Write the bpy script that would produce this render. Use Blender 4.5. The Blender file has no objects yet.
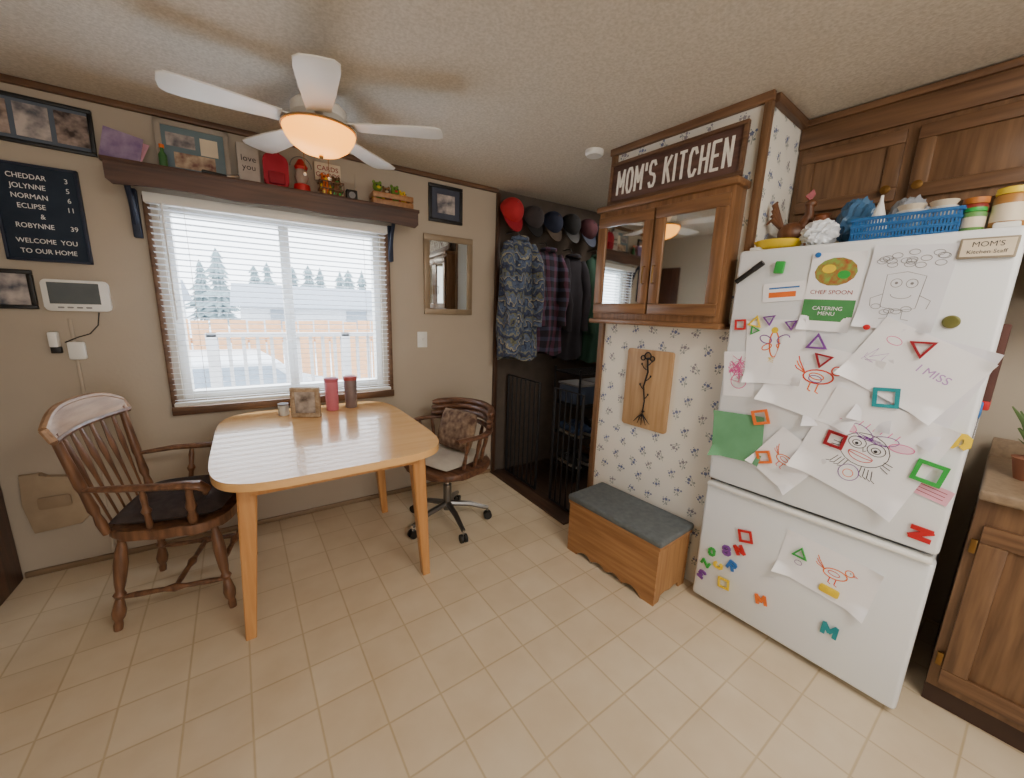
import bpy,bmesh,math,random
from math import sin,cos,pi,radians,sqrt,atan2
from mathutils import Vector as V, Matrix
random.seed(7)
COL=bpy.context.collection
def lin(c):
    r=[]
    for v in c:
        v=v/255.; r.append(v/12.92 if v<=.04045 else ((v+.055)/1.055)**2.4)
    return (r[0],r[1],r[2],1)
MATS={}
def mat(name,col,rough=.5,metal=0,var=.08,scale=12,bump=0,bscale=150,emit=0,ecol=None,stretch=(1,1,1),col2=None,spec=.5,trans=0,coat=0,detail=3,sheen=0):
    if name in MATS: return MATS[name]
    m=bpy.data.materials.new(name); m.use_nodes=True; nt=m.node_tree; N=nt.nodes; L=nt.links
    b=N['Principled BSDF']; b.inputs['Roughness'].default_value=rough; b.inputs['Metallic'].default_value=metal
    b.inputs['Specular IOR Level'].default_value=spec; b.inputs['Transmission Weight'].default_value=trans; b.inputs['Coat Weight'].default_value=coat
    b.inputs['Sheen Weight'].default_value=sheen
    tc=N.new('ShaderNodeTexCoord'); mp=N.new('ShaderNodeMapping'); mp.inputs['Scale'].default_value=stretch
    L.new(tc.outputs['Object'],mp.inputs[0])
    nz=N.new('ShaderNodeTexNoise'); nz.inputs['Scale'].default_value=scale; nz.inputs['Detail'].default_value=detail
    L.new(mp.outputs[0],nz.inputs['Vector'])
    cr=N.new('ShaderNodeValToRGB'); c1=lin(col)
    if col2: c2=lin(col2)
    else: c2=tuple(min(1,x*(1+var)+.002) for x in c1[:3])+(1,); c1=tuple(x*(1-var) for x in c1[:3])+(1,)
    cr.color_ramp.elements[0].color=c1; cr.color_ramp.elements[1].color=c2
    cr.color_ramp.elements[0].position=.32; cr.color_ramp.elements[1].position=.68
    L.new(nz.outputs[0],cr.inputs[0]); L.new(cr.outputs[0],b.inputs['Base Color'])
    if bump:
        n2=N.new('ShaderNodeTexNoise'); n2.inputs['Scale'].default_value=bscale; n2.inputs['Detail'].default_value=3
        L.new(mp.outputs[0],n2.inputs['Vector'])
        bp=N.new('ShaderNodeBump'); bp.inputs['Strength'].default_value=bump; bp.inputs['Distance'].default_value=.004
        L.new(n2.outputs[0],bp.inputs['Height']); L.new(bp.outputs[0],b.inputs['Normal'])
    if emit:
        b.inputs['Emission Strength'].default_value=emit; b.inputs['Emission Color'].default_value=lin(ecol or col)
    MATS[name]=m; return m
def wood(name,dark,light,axis='z',rough=.4,k=1.,coat=0,bump=.12):
    st={'x':(1.5*k,22*k,22*k),'y':(22*k,1.5*k,22*k),'z':(22*k,22*k,1.5*k)}[axis]
    return mat(name,dark,rough,col2=light,scale=2.2,stretch=st,detail=6,bump=bump,bscale=5,coat=coat)
GL={'M':([(0,0),(0,1),(.5,.32),(1,1),(1,0)],),'O':([(.28,0),(0,.22),(0,.78),(.28,1),(.72,1),(1,.78),(1,.22),(.72,0),(.28,0)],),
 'S':([(1,.84),(.78,1),(.22,1),(0,.84),(0,.62),(.2,.52),(.8,.46),(1,.36),(1,.16),(.78,0),(.22,0),(0,.16)],),'K':([(0,0),(0,1)],[(1,1),(0,.42)],[(.32,.6),(1,0)]),
 'I':([(.5,0),(.5,1)],),'T':([(0,1),(1,1)],[(.5,1),(.5,0)]),'C':([(1,.8),(.76,1),(.24,1),(0,.78),(0,.22),(.24,0),(.76,0),(1,.2)],),'H':([(0,0),(0,1)],[(1,0),(1,1)],[(0,.5),(1,.5)]),
 'E':([(1,0),(0,0),(0,1),(1,1)],[(0,.5),(.8,.5)]),'N':([(0,0),(0,1),(1,0),(1,1)],),"'":([(.5,1),(.5,.72)],),'Z':([(0,1),(1,1),(0,0),(1,0)],),
 'R':([(0,0),(0,1),(.8,1),(1,.85),(1,.62),(.8,.48),(0,.48)],[(.5,.48),(1,0)]),
 '8':([(.25,.5),(0,.3),(.0,.15),(.25,0),(.75,0),(1,.15),(1,.3),(.75,.5),(.25,.5),(.05,.66),(.05,.85),(.25,1),(.75,1),(.95,.85),(.95,.66),(.75,.5)],),'3':([(0,1),(1,1),(.45,.58),(1,.4),(1,.15),(.7,0),(.2,0),(0,.12)],)}
class B:
    def __init__(s): s.bm=bmesh.new(); s.m=[]; s.k=0
    def mi(s,m):
        if m not in s.m: s.m.append(m)
        return s.m.index(m)
    def merge(s,t,m,M=None,smooth=True,recalc=True):
        i=s.mi(m)
        if M is not None: bmesh.ops.transform(t,matrix=M,verts=t.verts)
        if recalc: bmesh.ops.recalc_face_normals(t,faces=t.faces)
        for f in t.faces: f.material_index=i; f.smooth=smooth
        me=bpy.data.meshes.new('t'); t.to_mesh(me); t.free(); s.bm.from_mesh(me); bpy.data.meshes.remove(me)
    def box(s,c,size,m,bev=.003,seg=2,rot=None,M=None):
        t=bmesh.new(); bmesh.ops.create_cube(t,size=1)
        bmesh.ops.scale(t,vec=size,verts=t.verts)
        bev=min(bev,min(size)*.45)
        if bev>0: bmesh.ops.bevel(t,geom=t.edges[:],offset=bev,segments=seg,affect='EDGES',profile=.5)
        T=Matrix.Translation(c)
        if rot: T=T@Matrix.Rotation(rot[2],4,'Z')@Matrix.Rotation(rot[1],4,'Y')@Matrix.Rotation(rot[0],4,'X')
        if M is not None: T=M@T
        s.merge(t,m,T); return s
    def tube(s,pts,rad,m,seg=10,M=None,flat=1.,cap=True):
        pts=[V(p) for p in pts]
        if not isinstance(rad,(list,tuple)): rad=[rad]*len(pts)
        t=bmesh.new(); rings=[]; up=None
        for i,p in enumerate(pts):
            d=(pts[min(i+1,len(pts)-1)]-pts[max(i-1,0)])
            if d.length<1e-9: d=V((0,0,1))
            d.normalize()
            if up is None:
                up=V((0,0,1)) if abs(d.z)<.9 else V((1,0,0))
            a=d.cross(up); 
            if a.length<1e-5: a=d.cross(V((0,1,0)))
            a.normalize(); b=a.cross(d).normalized(); up=b
            rings.append([t.verts.new(p+a*cos(2*pi*j/seg)*rad[i]+b*sin(2*pi*j/seg)*rad[i]*flat) for j in range(seg)])
        for i in range(len(rings)-1):
            for j in range(seg): t.faces.new((rings[i][j],rings[i][(j+1)%seg],rings[i+1][(j+1)%seg],rings[i+1][j]))
        if cap: t.faces.new(rings[0]); t.faces.new(rings[-1])
        s.merge(t,m,M); return s
    def cyl(s,p0,p1,r0,m,r1=None,seg=20,M=None): return s.tube([p0,p1],[r0,r0 if r1 is None else r1],m,seg,M)
    def turned(s,p0,p1,prof,m,seg=12,M=None):
        p0=V(p0);p1=V(p1); return s.tube([p0.lerp(p1,a) for a,r in prof],[r for a,r in prof],m,seg,M)
    def lathe(s,prof,m,seg=28,M=None,c=(0,0,0),cap=True):
        t=bmesh.new(); R=[]
        for r,z in prof:
            R.append([t.verts.new((c[0]+max(r,.0002)*cos(2*pi*j/seg),c[1]+max(r,.0002)*sin(2*pi*j/seg),c[2]+z)) for j in range(seg)])
        for i in range(len(R)-1):
            for j in range(seg): t.faces.new((R[i][j],R[i][(j+1)%seg],R[i+1][(j+1)%seg],R[i+1][j]))
        if cap: t.faces.new(R[0]); t.faces.new(R[-1])
        s.merge(t,m,M); return s
    def prism(s,out,z0,z1,m,M=None,bev=0,seg=2):
        t=bmesh.new(); a=[t.verts.new((x,y,z0)) for x,y in out]; b=[t.verts.new((x,y,z1)) for x,y in out]
        n=len(out); t.faces.new(a); t.faces.new(b)
        for i in range(n): t.faces.new((a[i],a[(i+1)%n],b[(i+1)%n],b[i]))
        if bev:
            ed=[e for e in t.edges if abs(e.verts[0].co.z-e.verts[1].co.z)<1e-7]
            bmesh.ops.bevel(t,geom=ed,offset=bev,segments=seg,affect='EDGES',profile=.5)
        s.merge(t,m,M); return s
    def ball(s,c,r,m,M=None,seg=16,rot=None):
        if not isinstance(r,(list,tuple)): r=(r,r,r)
        t=bmesh.new(); bmesh.ops.create_uvsphere(t,u_segments=seg,v_segments=max(6,seg*2//3),radius=1)
        T=Matrix.Translation(c)
        if rot: T=T@Matrix.Rotation(rot[2],4,'Z')@Matrix.Rotation(rot[1],4,'Y')@Matrix.Rotation(rot[0],4,'X')
        T=T@Matrix.Diagonal((r[0],r[1],r[2],1))
        if M is not None: T=M@T
        s.merge(t,m,T); return s
    def ring(s,c,R,r,m,M=None,a0=0,a1=2*pi,n=24,seg=8):
        pts=[(c[0]+R*cos(a0+(a1-a0)*i/n),c[1]+R*sin(a0+(a1-a0)*i/n),c[2]) for i in range(n+1)]
        return s.tube(pts,r,m,seg,M)
    def grid(s,fn,nu,nv,m,M=None):
        t=bmesh.new(); g=[[t.verts.new(fn(i/nu,j/nv)) for j in range(nv+1)] for i in range(nu+1)]
        for i in range(nu):
            for j in range(nv): t.faces.new((g[i][j],g[i+1][j],g[i+1][j+1],g[i][j+1]))
        s.merge(t,m,M,recalc=False); return s
    def bumpn(s,n):
        s.k+=1; return n+(s.k%32)*2.5e-5
    def poly(s,pts,n,m,M=None):
        n=s.bumpn(n); t=bmesh.new(); t.faces.new([t.verts.new((p[0],p[1],n)) for p in pts]); s.merge(t,m,M,recalc=False); return s
    def stroke(s,pts,w,n,m,closed=False,M=None):
        n=s.bumpn(n); P=[V((p[0],p[1])) for p in pts]
        if closed: P.append(P[0])
        t=bmesh.new(); L=[];R=[]
        for i,p in enumerate(P):
            d=P[min(i+1,len(P)-1)]-P[max(i-1,0)]
            if closed and i in(0,len(P)-1): d=P[1]-P[-2]
            if d.length<1e-9: d=V((1,0))
            d.normalize(); q=V((-d.y,d.x))*w/2
            L.append(t.verts.new((p.x+q.x,p.y+q.y,n+i*2e-6))); R.append(t.verts.new((p.x-q.x,p.y-q.y,n+i*2e-6)))
        for i in range(len(P)-1): t.faces.new((L[i],R[i],R[i+1],L[i+1]))
        s.merge(t,m,M,recalc=False); return s
    def ell(s,cx,cy,rx,ry,w,n,m,a0=0,a1=2*pi,k=18,rot=0):
        pts=[]
        for i in range(k+1):
            a=a0+(a1-a0)*i/k; x=rx*cos(a); y=ry*sin(a); pts.append((cx+x*cos(rot)-y*sin(rot),cy+x*sin(rot)+y*cos(rot)))
        return s.stroke(pts,w,n,m)
    def disc(s,cx,cy,rx,ry,n,m,k=14,rot=0):
        return s.poly([(cx+rx*cos(2*pi*i/k)*cos(rot)-ry*sin(2*pi*i/k)*sin(rot),cy+rx*cos(2*pi*i/k)*sin(rot)+ry*sin(2*pi*i/k)*cos(rot)) for i in range(k)],n,m)
    def block(s,txt,h,w,gap,wd,dep,m,c=(0,0,0)):
        ws=[(w*.35 if ch in "I'" else (w*.5 if ch==' ' else (w*1.18 if ch=='M' else w))) for ch in txt]
        x=-(sum(ws)+gap*(len(txt)-1))/2; hh=h-wd
        for ch,cw in zip(txt,ws):
            for pl in GL.get(ch,()):
                P=[(c[0]+x+wd/2+px*(cw-wd) if ch not in "I'" else c[0]+x+cw/2,c[1]-hh/2+py*hh) for px,py in pl]
                for i in range(len(P)-1):
                    a,b_=P[i],P[i+1]; L=sqrt((a[0]-b_[0])**2+(a[1]-b_[1])**2); s.k+=1
                    s.box(((a[0]+b_[0])/2,(a[1]+b_[1])/2,c[2]+dep/2),(L+wd*.5,wd,dep*(1-.006*(s.k%12))),m,bev=0,rot=(0,0,atan2(b_[1]-a[1],b_[0]-a[0])))
            x+=cw+gap
        return s
    def text(s,txt,size,c,m,M=None,ext=.0006,align='CENTER',sx=1):
        cu=bpy.data.curves.new('t','FONT'); cu.body=txt; cu.size=size; cu.extrude=ext; cu.align_x=align; cu.align_y='CENTER'; cu.resolution_u=3
        o=bpy.data.objects.new('t',cu); COL.objects.link(o); dg=bpy.context.evaluated_depsgraph_get()
        me=bpy.data.meshes.new_from_object(o.evaluated_get(dg)); t=bmesh.new(); t.from_mesh(me)
        bpy.data.objects.remove(o); bpy.data.curves.remove(cu); bpy.data.meshes.remove(me)
        T=Matrix.Translation(c)@Matrix.Diagonal((sx,1,1,1))
        if M is not None: T=M@T
        s.merge(t,m,T,smooth=False,recalc=False); return s
    def done(s,name,parent=None,M=None,label=None,cat=None,group=None,kind=None,ang=38):
        me=bpy.data.meshes.new(name); s.bm.to_mesh(me); s.bm.free()
        for m in s.m: me.materials.append(m)
        me.set_sharp_from_angle(angle=radians(ang))
        o=bpy.data.objects.new(name,me); COL.objects.link(o)
        if parent is not None: o.parent=parent
        if M is not None: o.matrix_local=M
        if label: o['label']=label
        if cat: o['category']=cat
        if group: o['group']=group
        if kind: o['kind']=kind
        return o
def thing(name,label,cat,M=None,group=None):
    o=bpy.data.objects.new(name,None); o.empty_display_size=.05; COL.objects.link(o)
    if M is not None: o.matrix_world=M
    o['label']=label; o['category']=cat
    if group: o['group']=group
    return o
def at(x,y,z,rz=0,rx=0,ry=0): return Matrix.Translation((x,y,z))@Matrix.Rotation(rz,4,'Z')@Matrix.Rotation(ry,4,'Y')@Matrix.Rotation(rx,4,'X')
def WW(x,z,off=0,rot=0):   # frame on window wall: u right, v up, n into the room
    return Matrix(((1,0,0,x),(0,0,-1,2.67-off),(0,1,0,z),(0,0,0,1)))@Matrix.Rotation(rot,4,'Z')
def RW(xp,y,z,rot=0):      # frame on surfaces facing -x
    return Matrix(((0,0,-1,xp),(-1,0,0,y),(0,1,0,z),(0,0,0,1)))@Matrix.Rotation(rot,4,'Z')
def rrect(w,h,r,k=5):
    o=[]
    for cx,cy,a in ((w/2-r,h/2-r,0),(-w/2+r,h/2-r,90),(-w/2+r,-h/2+r,180),(w/2-r,-h/2+r,270)):
        for i in range(k+1):
            t=radians(a+90*i/k); o.append((cx+r*cos(t),cy+r*sin(t)))
    return o
def superell(a,b,n,k=64):
    return [(a*abs(cos(t))**(2/n)*(1 if cos(t)>=0 else -1),b*abs(sin(t))**(2/n)*(1 if sin(t)>=0 else -1)) for t in [2*pi*i/k for i in range(k)]]
# ------------------------------------------------------------ materials
oak=wood('oak_cabinet',(92,66,46),(130,98,70),'y',.4)
oaky=wood('oak_cabinet_horizontal',(88,62,44),(124,92,66),'x',.4)
oakx=wood('oak_trim_x',(84,58,42),(116,86,62),'x',.5)
trimz=wood('brown_trim_vertical',(98,70,48),(134,100,70),'z',.5)
trimy=wood('brown_trim_y',(96,66,46),(130,96,66),'y',.5)
darkw=wood('brown_chair_wood',(86,58,42),(136,96,68),'z',.35,coat=.15)
wornw=wood('worn_tan_wood',(138,104,76),(182,146,112),'y',.4)
darkx=wood('dark_shelf',(62,42,36),(92,66,54),'x',.45)
tabw=wood('honey_table_top',(224,174,112),(234,186,124),'x',.22,k=.5,coat=.35,bump=.02)
tabz=wood('honey_table_leg',(188,130,74),(208,154,96),'z',.3,coat=.2)
pine=wood('orange_pine',(142,98,60),(176,130,84),'y',.45)
pinez=wood('orange_pine_v',(142,98,60),(176,134,88),'z',.5)
plaqw=wood('pale_plaque_wood',(172,134,92),(196,160,118),'y',.5)
honey=wood('honey_oak_frame',(106,74,48),(146,106,72),'y',.35)
honeyy=wood('honey_oak_frame_h',(102,70,46),(140,102,68),'x',.35)
brass=mat('brass',(140,108,62),.35,1)
chrome=mat('chrome',(200,200,205),.18,1)
steel=mat('dark_steel',(128,126,124),.3,.9)
blk=mat('black_metal',(30,30,34),.4,.3)
blkp=mat('black_plastic',(16,16,18),.45)
white=mat('white_plastic',(236,236,232),.35,var=.02)
whitew=mat('white_enamel',(232,236,240),.28,var=.012,scale=3,bump=.03,bscale=300)
fridges=mat('fridge_side_grey',(196,198,200),.4,var=.03)
paper=mat('white_paper',(246,246,250),.75,var=.015)
cream=mat('cream',(226,212,188),.6)
red=mat('red_plastic',(196,30,38),.4); dred=mat('dark_red',(150,24,40),.45)
orange=mat('orange_plastic',(236,116,40),.4); yellow=mat('yellow_plastic',(238,205,40),.4)
green=mat('green_plastic',(50,165,70),.4); teal=mat('teal_plastic',(30,145,155),.4)
blue=mat('blue_plastic',(40,110,185),.4); purple=mat('purple_plastic',(120,66,150),.4)
pink=mat('pink_ink',(225,90,160),.6); lpink=mat('light_pink_paper',(236,176,196),.7)
lilac=mat('lilac_ink',(188,148,208),.6)
ink=mat('black_ink',(50,48,54),.7); grey=mat('grey',(130,130,132),.5)
navy=mat('navy',(30,40,62),.6); mirror=mat('mirror_glass',(215,220,220),.03,1,var=.01)
photo1=mat('photo_print',(60,50,50),.3,col2=(190,170,160),scale=22)
photo2=mat('photo_print_cool',(50,60,80),.3,col2=(200,190,185),scale=18)
photo3=mat('photo_print_warm',(110,60,60),.35,col2=(210,190,160),scale=25)
tan=mat('tan',(150,118,84),.7)
redink=mat('red_ink',(218,64,44),.6)
def floor_mat():
    m=bpy.data.materials.new('beige_tile_floor'); m.use_nodes=True; N=m.node_tree.nodes; L=m.node_tree.links; b=N['Principled BSDF']
    tc=N.new('ShaderNodeTexCoord'); mp=N.new('ShaderNodeMapping'); mp.inputs['Location'].default_value=(.07,.05,0); mp.inputs['Rotation'].default_value=(0,0,radians(-2))
    br=N.new('ShaderNodeTexBrick'); br.offset=0; br.squash=1
    br.inputs['Scale'].default_value=1; br.inputs['Brick Width'].default_value=.184; br.inputs['Row Height'].default_value=.184
    br.inputs['Mortar Size'].default_value=.0048; br.inputs['Mortar Smooth'].default_value=.75; br.inputs['Bias'].default_value=0
    br.inputs['Color1'].default_value=lin((212,195,167)); br.inputs['Color2'].default_value=lin((219,203,176)); br.inputs['Mortar'].default_value=lin((196,176,142))
    L.new(tc.outputs['Object'],mp.inputs[0]); L.new(mp.outputs[0],br.inputs[0])
    nz=N.new('ShaderNodeTexNoise'); nz.inputs['Scale'].default_value=6; nz.inputs['Detail'].default_value=6; L.new(tc.outputs['Object'],nz.inputs['Vector'])
    mx=N.new('ShaderNodeMix'); mx.data_type='RGBA'; mx.blend_type='SOFT_LIGHT'; mx.inputs[0].default_value=.4
    L.new(br.outputs[0],mx.inputs[6]); L.new(nz.outputs[0],mx.inputs[7]); L.new(mx.outputs[2],b.inputs['Base Color'])
    b.inputs['Roughness'].default_value=.36
    bp=N.new('ShaderNodeBump'); bp.inputs['Strength'].default_value=.3; bp.inputs['Distance'].default_value=.002; bp.invert=True
    L.new(br.outputs['Fac'],bp.inputs['Height']); L.new(bp.outputs[0],b.inputs['Normal'])
    return m
fm=floor_mat()
def ceil_mat():
    m=bpy.data.materials.new('textured_ceiling'); m.use_nodes=True; N=m.node_tree.nodes; L=m.node_tree.links; b=N['Principled BSDF']
    tc=N.new('ShaderNodeTexCoord'); nz=N.new('ShaderNodeTexNoise'); nz.inputs['Scale'].default_value=90; nz.inputs['Detail'].default_value=3; nz.inputs['Roughness'].default_value=.6
    L.new(tc.outputs['Object'],nz.inputs['Vector'])
    cr=N.new('ShaderNodeValToRGB'); cr.color_ramp.elements[0].position=.35; cr.color_ramp.elements[1].position=.65
    cr.color_ramp.elements[0].color=lin((198,190,176)); cr.color_ramp.elements[1].color=lin((218,210,197))
    L.new(nz.outputs[0],cr.inputs[0]); L.new(cr.outputs[0],b.inputs['Base Color']); b.inputs['Roughness'].default_value=.9
    bp=N.new('ShaderNodeBump'); bp.inputs['Strength'].default_value=.4; bp.inputs['Distance'].default_value=.004
    L.new(nz.outputs[0],bp.inputs['Height']); L.new(bp.outputs[0],b.inputs['Normal']); return m
cm=ceil_mat()
wallm=mat('beige_wall',(184,172,155),.8,var=.03,scale=3,bump=.12,bscale=60)
wallp=mat('cream_wallpaper',(236,232,222),.75,var=.015,scale=4)
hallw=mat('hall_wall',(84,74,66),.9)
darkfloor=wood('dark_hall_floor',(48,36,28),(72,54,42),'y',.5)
# ------------------------------------------------------------ shell
def shell(name,boxes,m,bev=0): 
    b=B()
    for lo,hi in boxes:
        b.box([(lo[i]+hi[i])/2 for i in range(3)],[hi[i]-lo[i] for i in range(3)],m,bev=bev)
    return b.done(name,kind='structure')
CE=2.23
shell('floor',[((-1.2,-2.2,-.06),(1.62,2.8,0)),((1.62,-2.2,-.06),(2.9,1.62,0))],fm)
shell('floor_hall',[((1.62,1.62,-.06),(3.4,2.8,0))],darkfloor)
shell('ceiling',[((-1.2,-2.2,CE),(3.4,2.8,CE+.08))],cm)
shell('wall_back',[((-1.2,2.67,0),(-.36,2.79,CE)),((.71,2.67,0),(1.58,2.79,CE)),((-.36,2.67,0),(.71,2.79,.82)),((-.36,2.67,1.82),(.71,2.79,CE))],wallm)
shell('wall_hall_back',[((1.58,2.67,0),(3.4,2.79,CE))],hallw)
shell('wall_left',[((-1.19,-2.2,0),(-1.07,2.67,CE))],wallm)
shell('wall_front',[((-1.2,-2.32,0),(3.1,-2.2,CE))],wallm)
shell('wall_kitchen',[((2.45,-2.5,0),(2.57,.90,CE))],wallm)
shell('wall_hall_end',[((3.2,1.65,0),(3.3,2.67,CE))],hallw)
b=B(); b.box(((1.77+3.3)/2,(.90+1.65)/2,CE/2),(3.3-1.77,.75,CE),wallp,bev=0)
leafm=mat('sprig_leaf',(150,160,158),.8); flm=mat('sprig_flower',(120,131,164),.8); flt=mat('sprig_grey',(156,152,158),.8)
def sprig(b,M,u,v,s,a):
    def R(x,y): return (u+s*(x*cos(a)-y*sin(a)),v+s*(x*sin(a)+y*cos(a)))
    n=.0006; fm_=random.choice((flm,flm,flt))
    b.stroke([R(0,-1.1),R(.15,-.3),R(0,.3)],s*.1,n,leafm,M=M); b.stroke([R(.1,-.4),R(.5,.1),R(.6,.6)],s*.08,n,leafm,M=M)
    for (x,y,r,mm) in ((0,.45,.42,fm_),(-.5,.05,.30,fm_),(.62,.7,.26,fm_),(-.35,-.5,.24,leafm),(.42,-.5,.24,leafm),(-.15,1.0,.14,leafm),(-.75,.45,.14,flm)):
        k=10; c=R(x,y); t0=random.random()*6
        b.poly([(c[0]+s*r*(1 if i%2 else .65)*cos(t0+2*pi*i/k),c[1]+s*r*(1 if i%2 else .65)*sin(t0+2*pi*i/k)) for i in range(k)],n+.0001,mm,M=M)
MP=RW(1.77,1.65,0); MQ=Matrix(((1,0,0,1.77),(0,0,-1,.90),(0,1,0,0),(0,0,0,1)))
for MM,W,z0 in ((MP,.75,.0),(MQ,.38,1.5)):
    j=0; v=z0+.04
    while v<CE-.03:
        u=.045+(.055 if j%2 else 0)
        while u<W-.03:
            sprig(b,MM,u+random.uniform(-.012,.012),v+random.uniform(-.01,.01),.024+random.random()*.004,random.uniform(-.9,.9)+(pi if random.random()<.3 else 0)); u+=.12
        v+=.082; j+=1
b.done('wall_partition',kind='structure')
def bars(name,lst,m):
    b=B()
    for lo,hi in lst: b.box([(lo[i]+hi[i])/2 for i in range(3)],[hi[i]-lo[i] for i in range(3)],m,bev=.004)
    return b.done(name,kind='structure')
bars('trim_1',[((-1.07,2.645,CE-.028),(1.58,2.67,CE))],oakx)
bars('trim_2',[((1.745,.88,CE-.035),(1.77,1.67,CE)),],trimy)
bars('trim_3',[((1.752,1.63,0),(1.775,1.665,CE-.03))],trimz)
bars('trim_4',[((1.752,.885,0),(1.785,.915,CE-.03))],trimz)
bars('trim_5',[((1.785,.87,CE-.035),(2.15,.90,CE))],oakx)
bars('trim_6',[((1.57,2.64,0),(1.60,2.67,CE-.03))],wood('dark_casing',(58,38,28),(84,58,42),'z'))
bars('trim_7',[((1.56,1.70,0.0),(1.66,2.66,.012))],wood('dark_threshold',(60,42,32),(88,64,48),'y'))
bars('trim_8',[((-1.07,2.40,0),(-1.045,2.66,1.9))],wood('dark_door_casing',(66,38,28),(96,60,44),'z'))
bars('baseboard_back',[((-1.04,2.655,0),(1.57,2.67,.03))],wood('tan_base',(124,102,80),(150,126,98),'x'))
b=B(); 
for lo,hi in (((-.36,2.70,.82),(-.32,2.77,1.82)),((.67,2.70,.82),(.71,2.77,1.82)),((-.32,2.70,.82),(.67,2.77,.86)),((-.32,2.70,1.78),(.67,2.77,1.82)),((.15,2.70,.86),(.20,2.77,1.78))):
    b.box([(lo[i]+hi[i])/2 for i in range(3)],[hi[i]-lo[i] for i in range(3)],white,bev=.004)
b.done('window_1',kind='structure')
bars('trim_9',[((-.41,2.63,.745),(.765,2.67,.79)),((.735,2.645,.79),(.765,2.67,1.84)),((-.41,2.645,.79),(-.385,2.67,1.84))],oakx)
bars('trim_10',[((-.735,2.662,.03),(-.720,2.67,1.25))],wallm)
o=thing('window_blind','white horizontal blind with open slats over the window','window blind',at(.17,2.60,.80))
B().box((0,0,1.02),(1.13,.05,.045),white).done('headrail',o)
b=B(); z=.035
slatm=mat('slat_white',(232,236,242),.5,var=.01)
while z<.99:
    b.box((0,0,z),(1.11,.026,.0016),slatm,bev=0,rot=(radians(-8),0,0)); z+=.0285
b.done('slats',o)
B().box((0,0,.012),(1.12,.036,.018),white).done('bottom_rail',o)
for x in (-.42,0.,.42): B().cyl((x,-.02,.01),(x,-.02,1.0),.0012,white,seg=6).done('ladder_cord',o)
B().cyl((-.50,-.03,.45),(-.50,-.03,1.0),.004,white,seg=8).done('tilt_wand',o)
# ------------------------------------------------------------ exterior
snow=mat('pale_ground',(225,230,235),.9); shell('ground_outside',[((-60,2.9,-.9),(60,90,-.8))],snow)
def deckrail():
    o=thing('deck_railing','pale wooden deck railing with thin balusters outside','railing',at(1.4,4.6,-.8))
    m=mat('weathered_wood',(176,176,178),.8)
    B().box((0,0,1.84),(3.6,.09,.04),m).done('top_rail',o)
    B().box((0,0,1.0),(3.6,.05,.06),m).done('bottom_rail',o)
    b=B()
    for i in range(31): b.box((-1.75+i*.117,0,1.42),(.03,.03,.85),m,bev=0)
    b.done('balusters',o)
    for i in range(4): B().box((-1.76+i*1.17,0,.93),(.09,.09,1.86),m,bev=.005).done('post',o)
deckrail()
b=B(); m=mat('orange_fence_wood',(210,160,118),.85,var=.08)
for i in range(60): b.box((-9+i*.3,9.5,.1+random.uniform(-.02,.02)),(.27,.03,1.8),m,bev=0)
b.box((0,9.55,.6),(18,.05,.1),m); b.done('wooden_fence',label='orange-brown board fence across the yard',cat='fence')
def house(x,y,w,hh,c):
    o=thing('neighbour_house','pale single-storey house beyond the yard','house',at(x,y,-.8))
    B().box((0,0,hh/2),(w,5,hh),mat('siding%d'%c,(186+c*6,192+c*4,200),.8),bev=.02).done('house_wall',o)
    B().prism([(-3,hh),(3,hh),(0,hh+1.0)],-w/2-.3,w/2+.3,mat('roof_grey',(150,158,170),.9),M=Matrix(((0,0,1,0),(1,0,0,0),(0,1,0,0),(0,0,0,1)))).done('roof',o)
    for i in range(3): B().box((-w/3+i*w/3,-2.52,1.5),(.9,.05,.8),mat('haze_tinted_pane',(130,140,150),.4),bev=.01).done('window_pane',o)  # pane colour paled to paint in the distance haze
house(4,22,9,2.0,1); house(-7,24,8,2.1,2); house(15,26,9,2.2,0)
def tree(x,y,h,r,i):
    o=thing('conifer_tree','hazy dark green conifer tree in the distance','tree',at(x,y,-.8),group='distant conifers')
    B().cyl((0,0,0),(0,0,h*.4),.15,mat('bark',(140,132,126),.9)).done('trunk',o)
    b=B(); m=mat('haze_tinted_needles',(132,148,152),.9,var=.18,scale=3); k=15  # distance haze put into the tree colours as a pale bluish grey
    for t in range(k):
        z0=h*.12+h*.82*t/k; rr=r*(1-t/k*.85)*random.uniform(.6,1.15); M=Matrix.Rotation(t*.7+i,4,'Z')
        tt=bmesh.new(); n=18
        base=[tt.verts.new((rr*(random.uniform(.6,1.2) if j%2 else .45)*cos(2*pi*j/n),rr*(random.uniform(.6,1.2) if j%2 else .45)*sin(2*pi*j/n),z0-(.15*rr if j%2 else 0))) for j in range(n)]
        top=tt.verts.new((0,0,z0+h*.12))
        for j in range(n): tt.faces.new((base[j],base[(j+1)%n],top))
        b.merge(tt,m,M)
    b.done('foliage',o)
for i,(x,y,h,r) in enumerate(((-1.9,34,5.7,1.8),(.2,37,5.0,1.8),(-5.4,33,4.6,1.5),(2.9,38,5.2,1.8),(6.2,36,5.0,1.7),(9.8,36,5.2,1.7),(-9,38,5.4,1.8),(14.0,37,5.6,1.8),(-13,38,5.0,1.8),(4.6,43,5.8,2.0),(8,42,5.6,1.9),(-3.6,43,5.6,1.9),(12.2,43,5.8,1.9),(1.4,48,6.2,2.0),(17.6,41,6,2.0),(16,47,6.2,2.1),(10.6,48,6.2,2.1),(6.4,49,6.2,2.1),(21,45,6.4,2.1))): tree(x,y,h,r,i)
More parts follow.
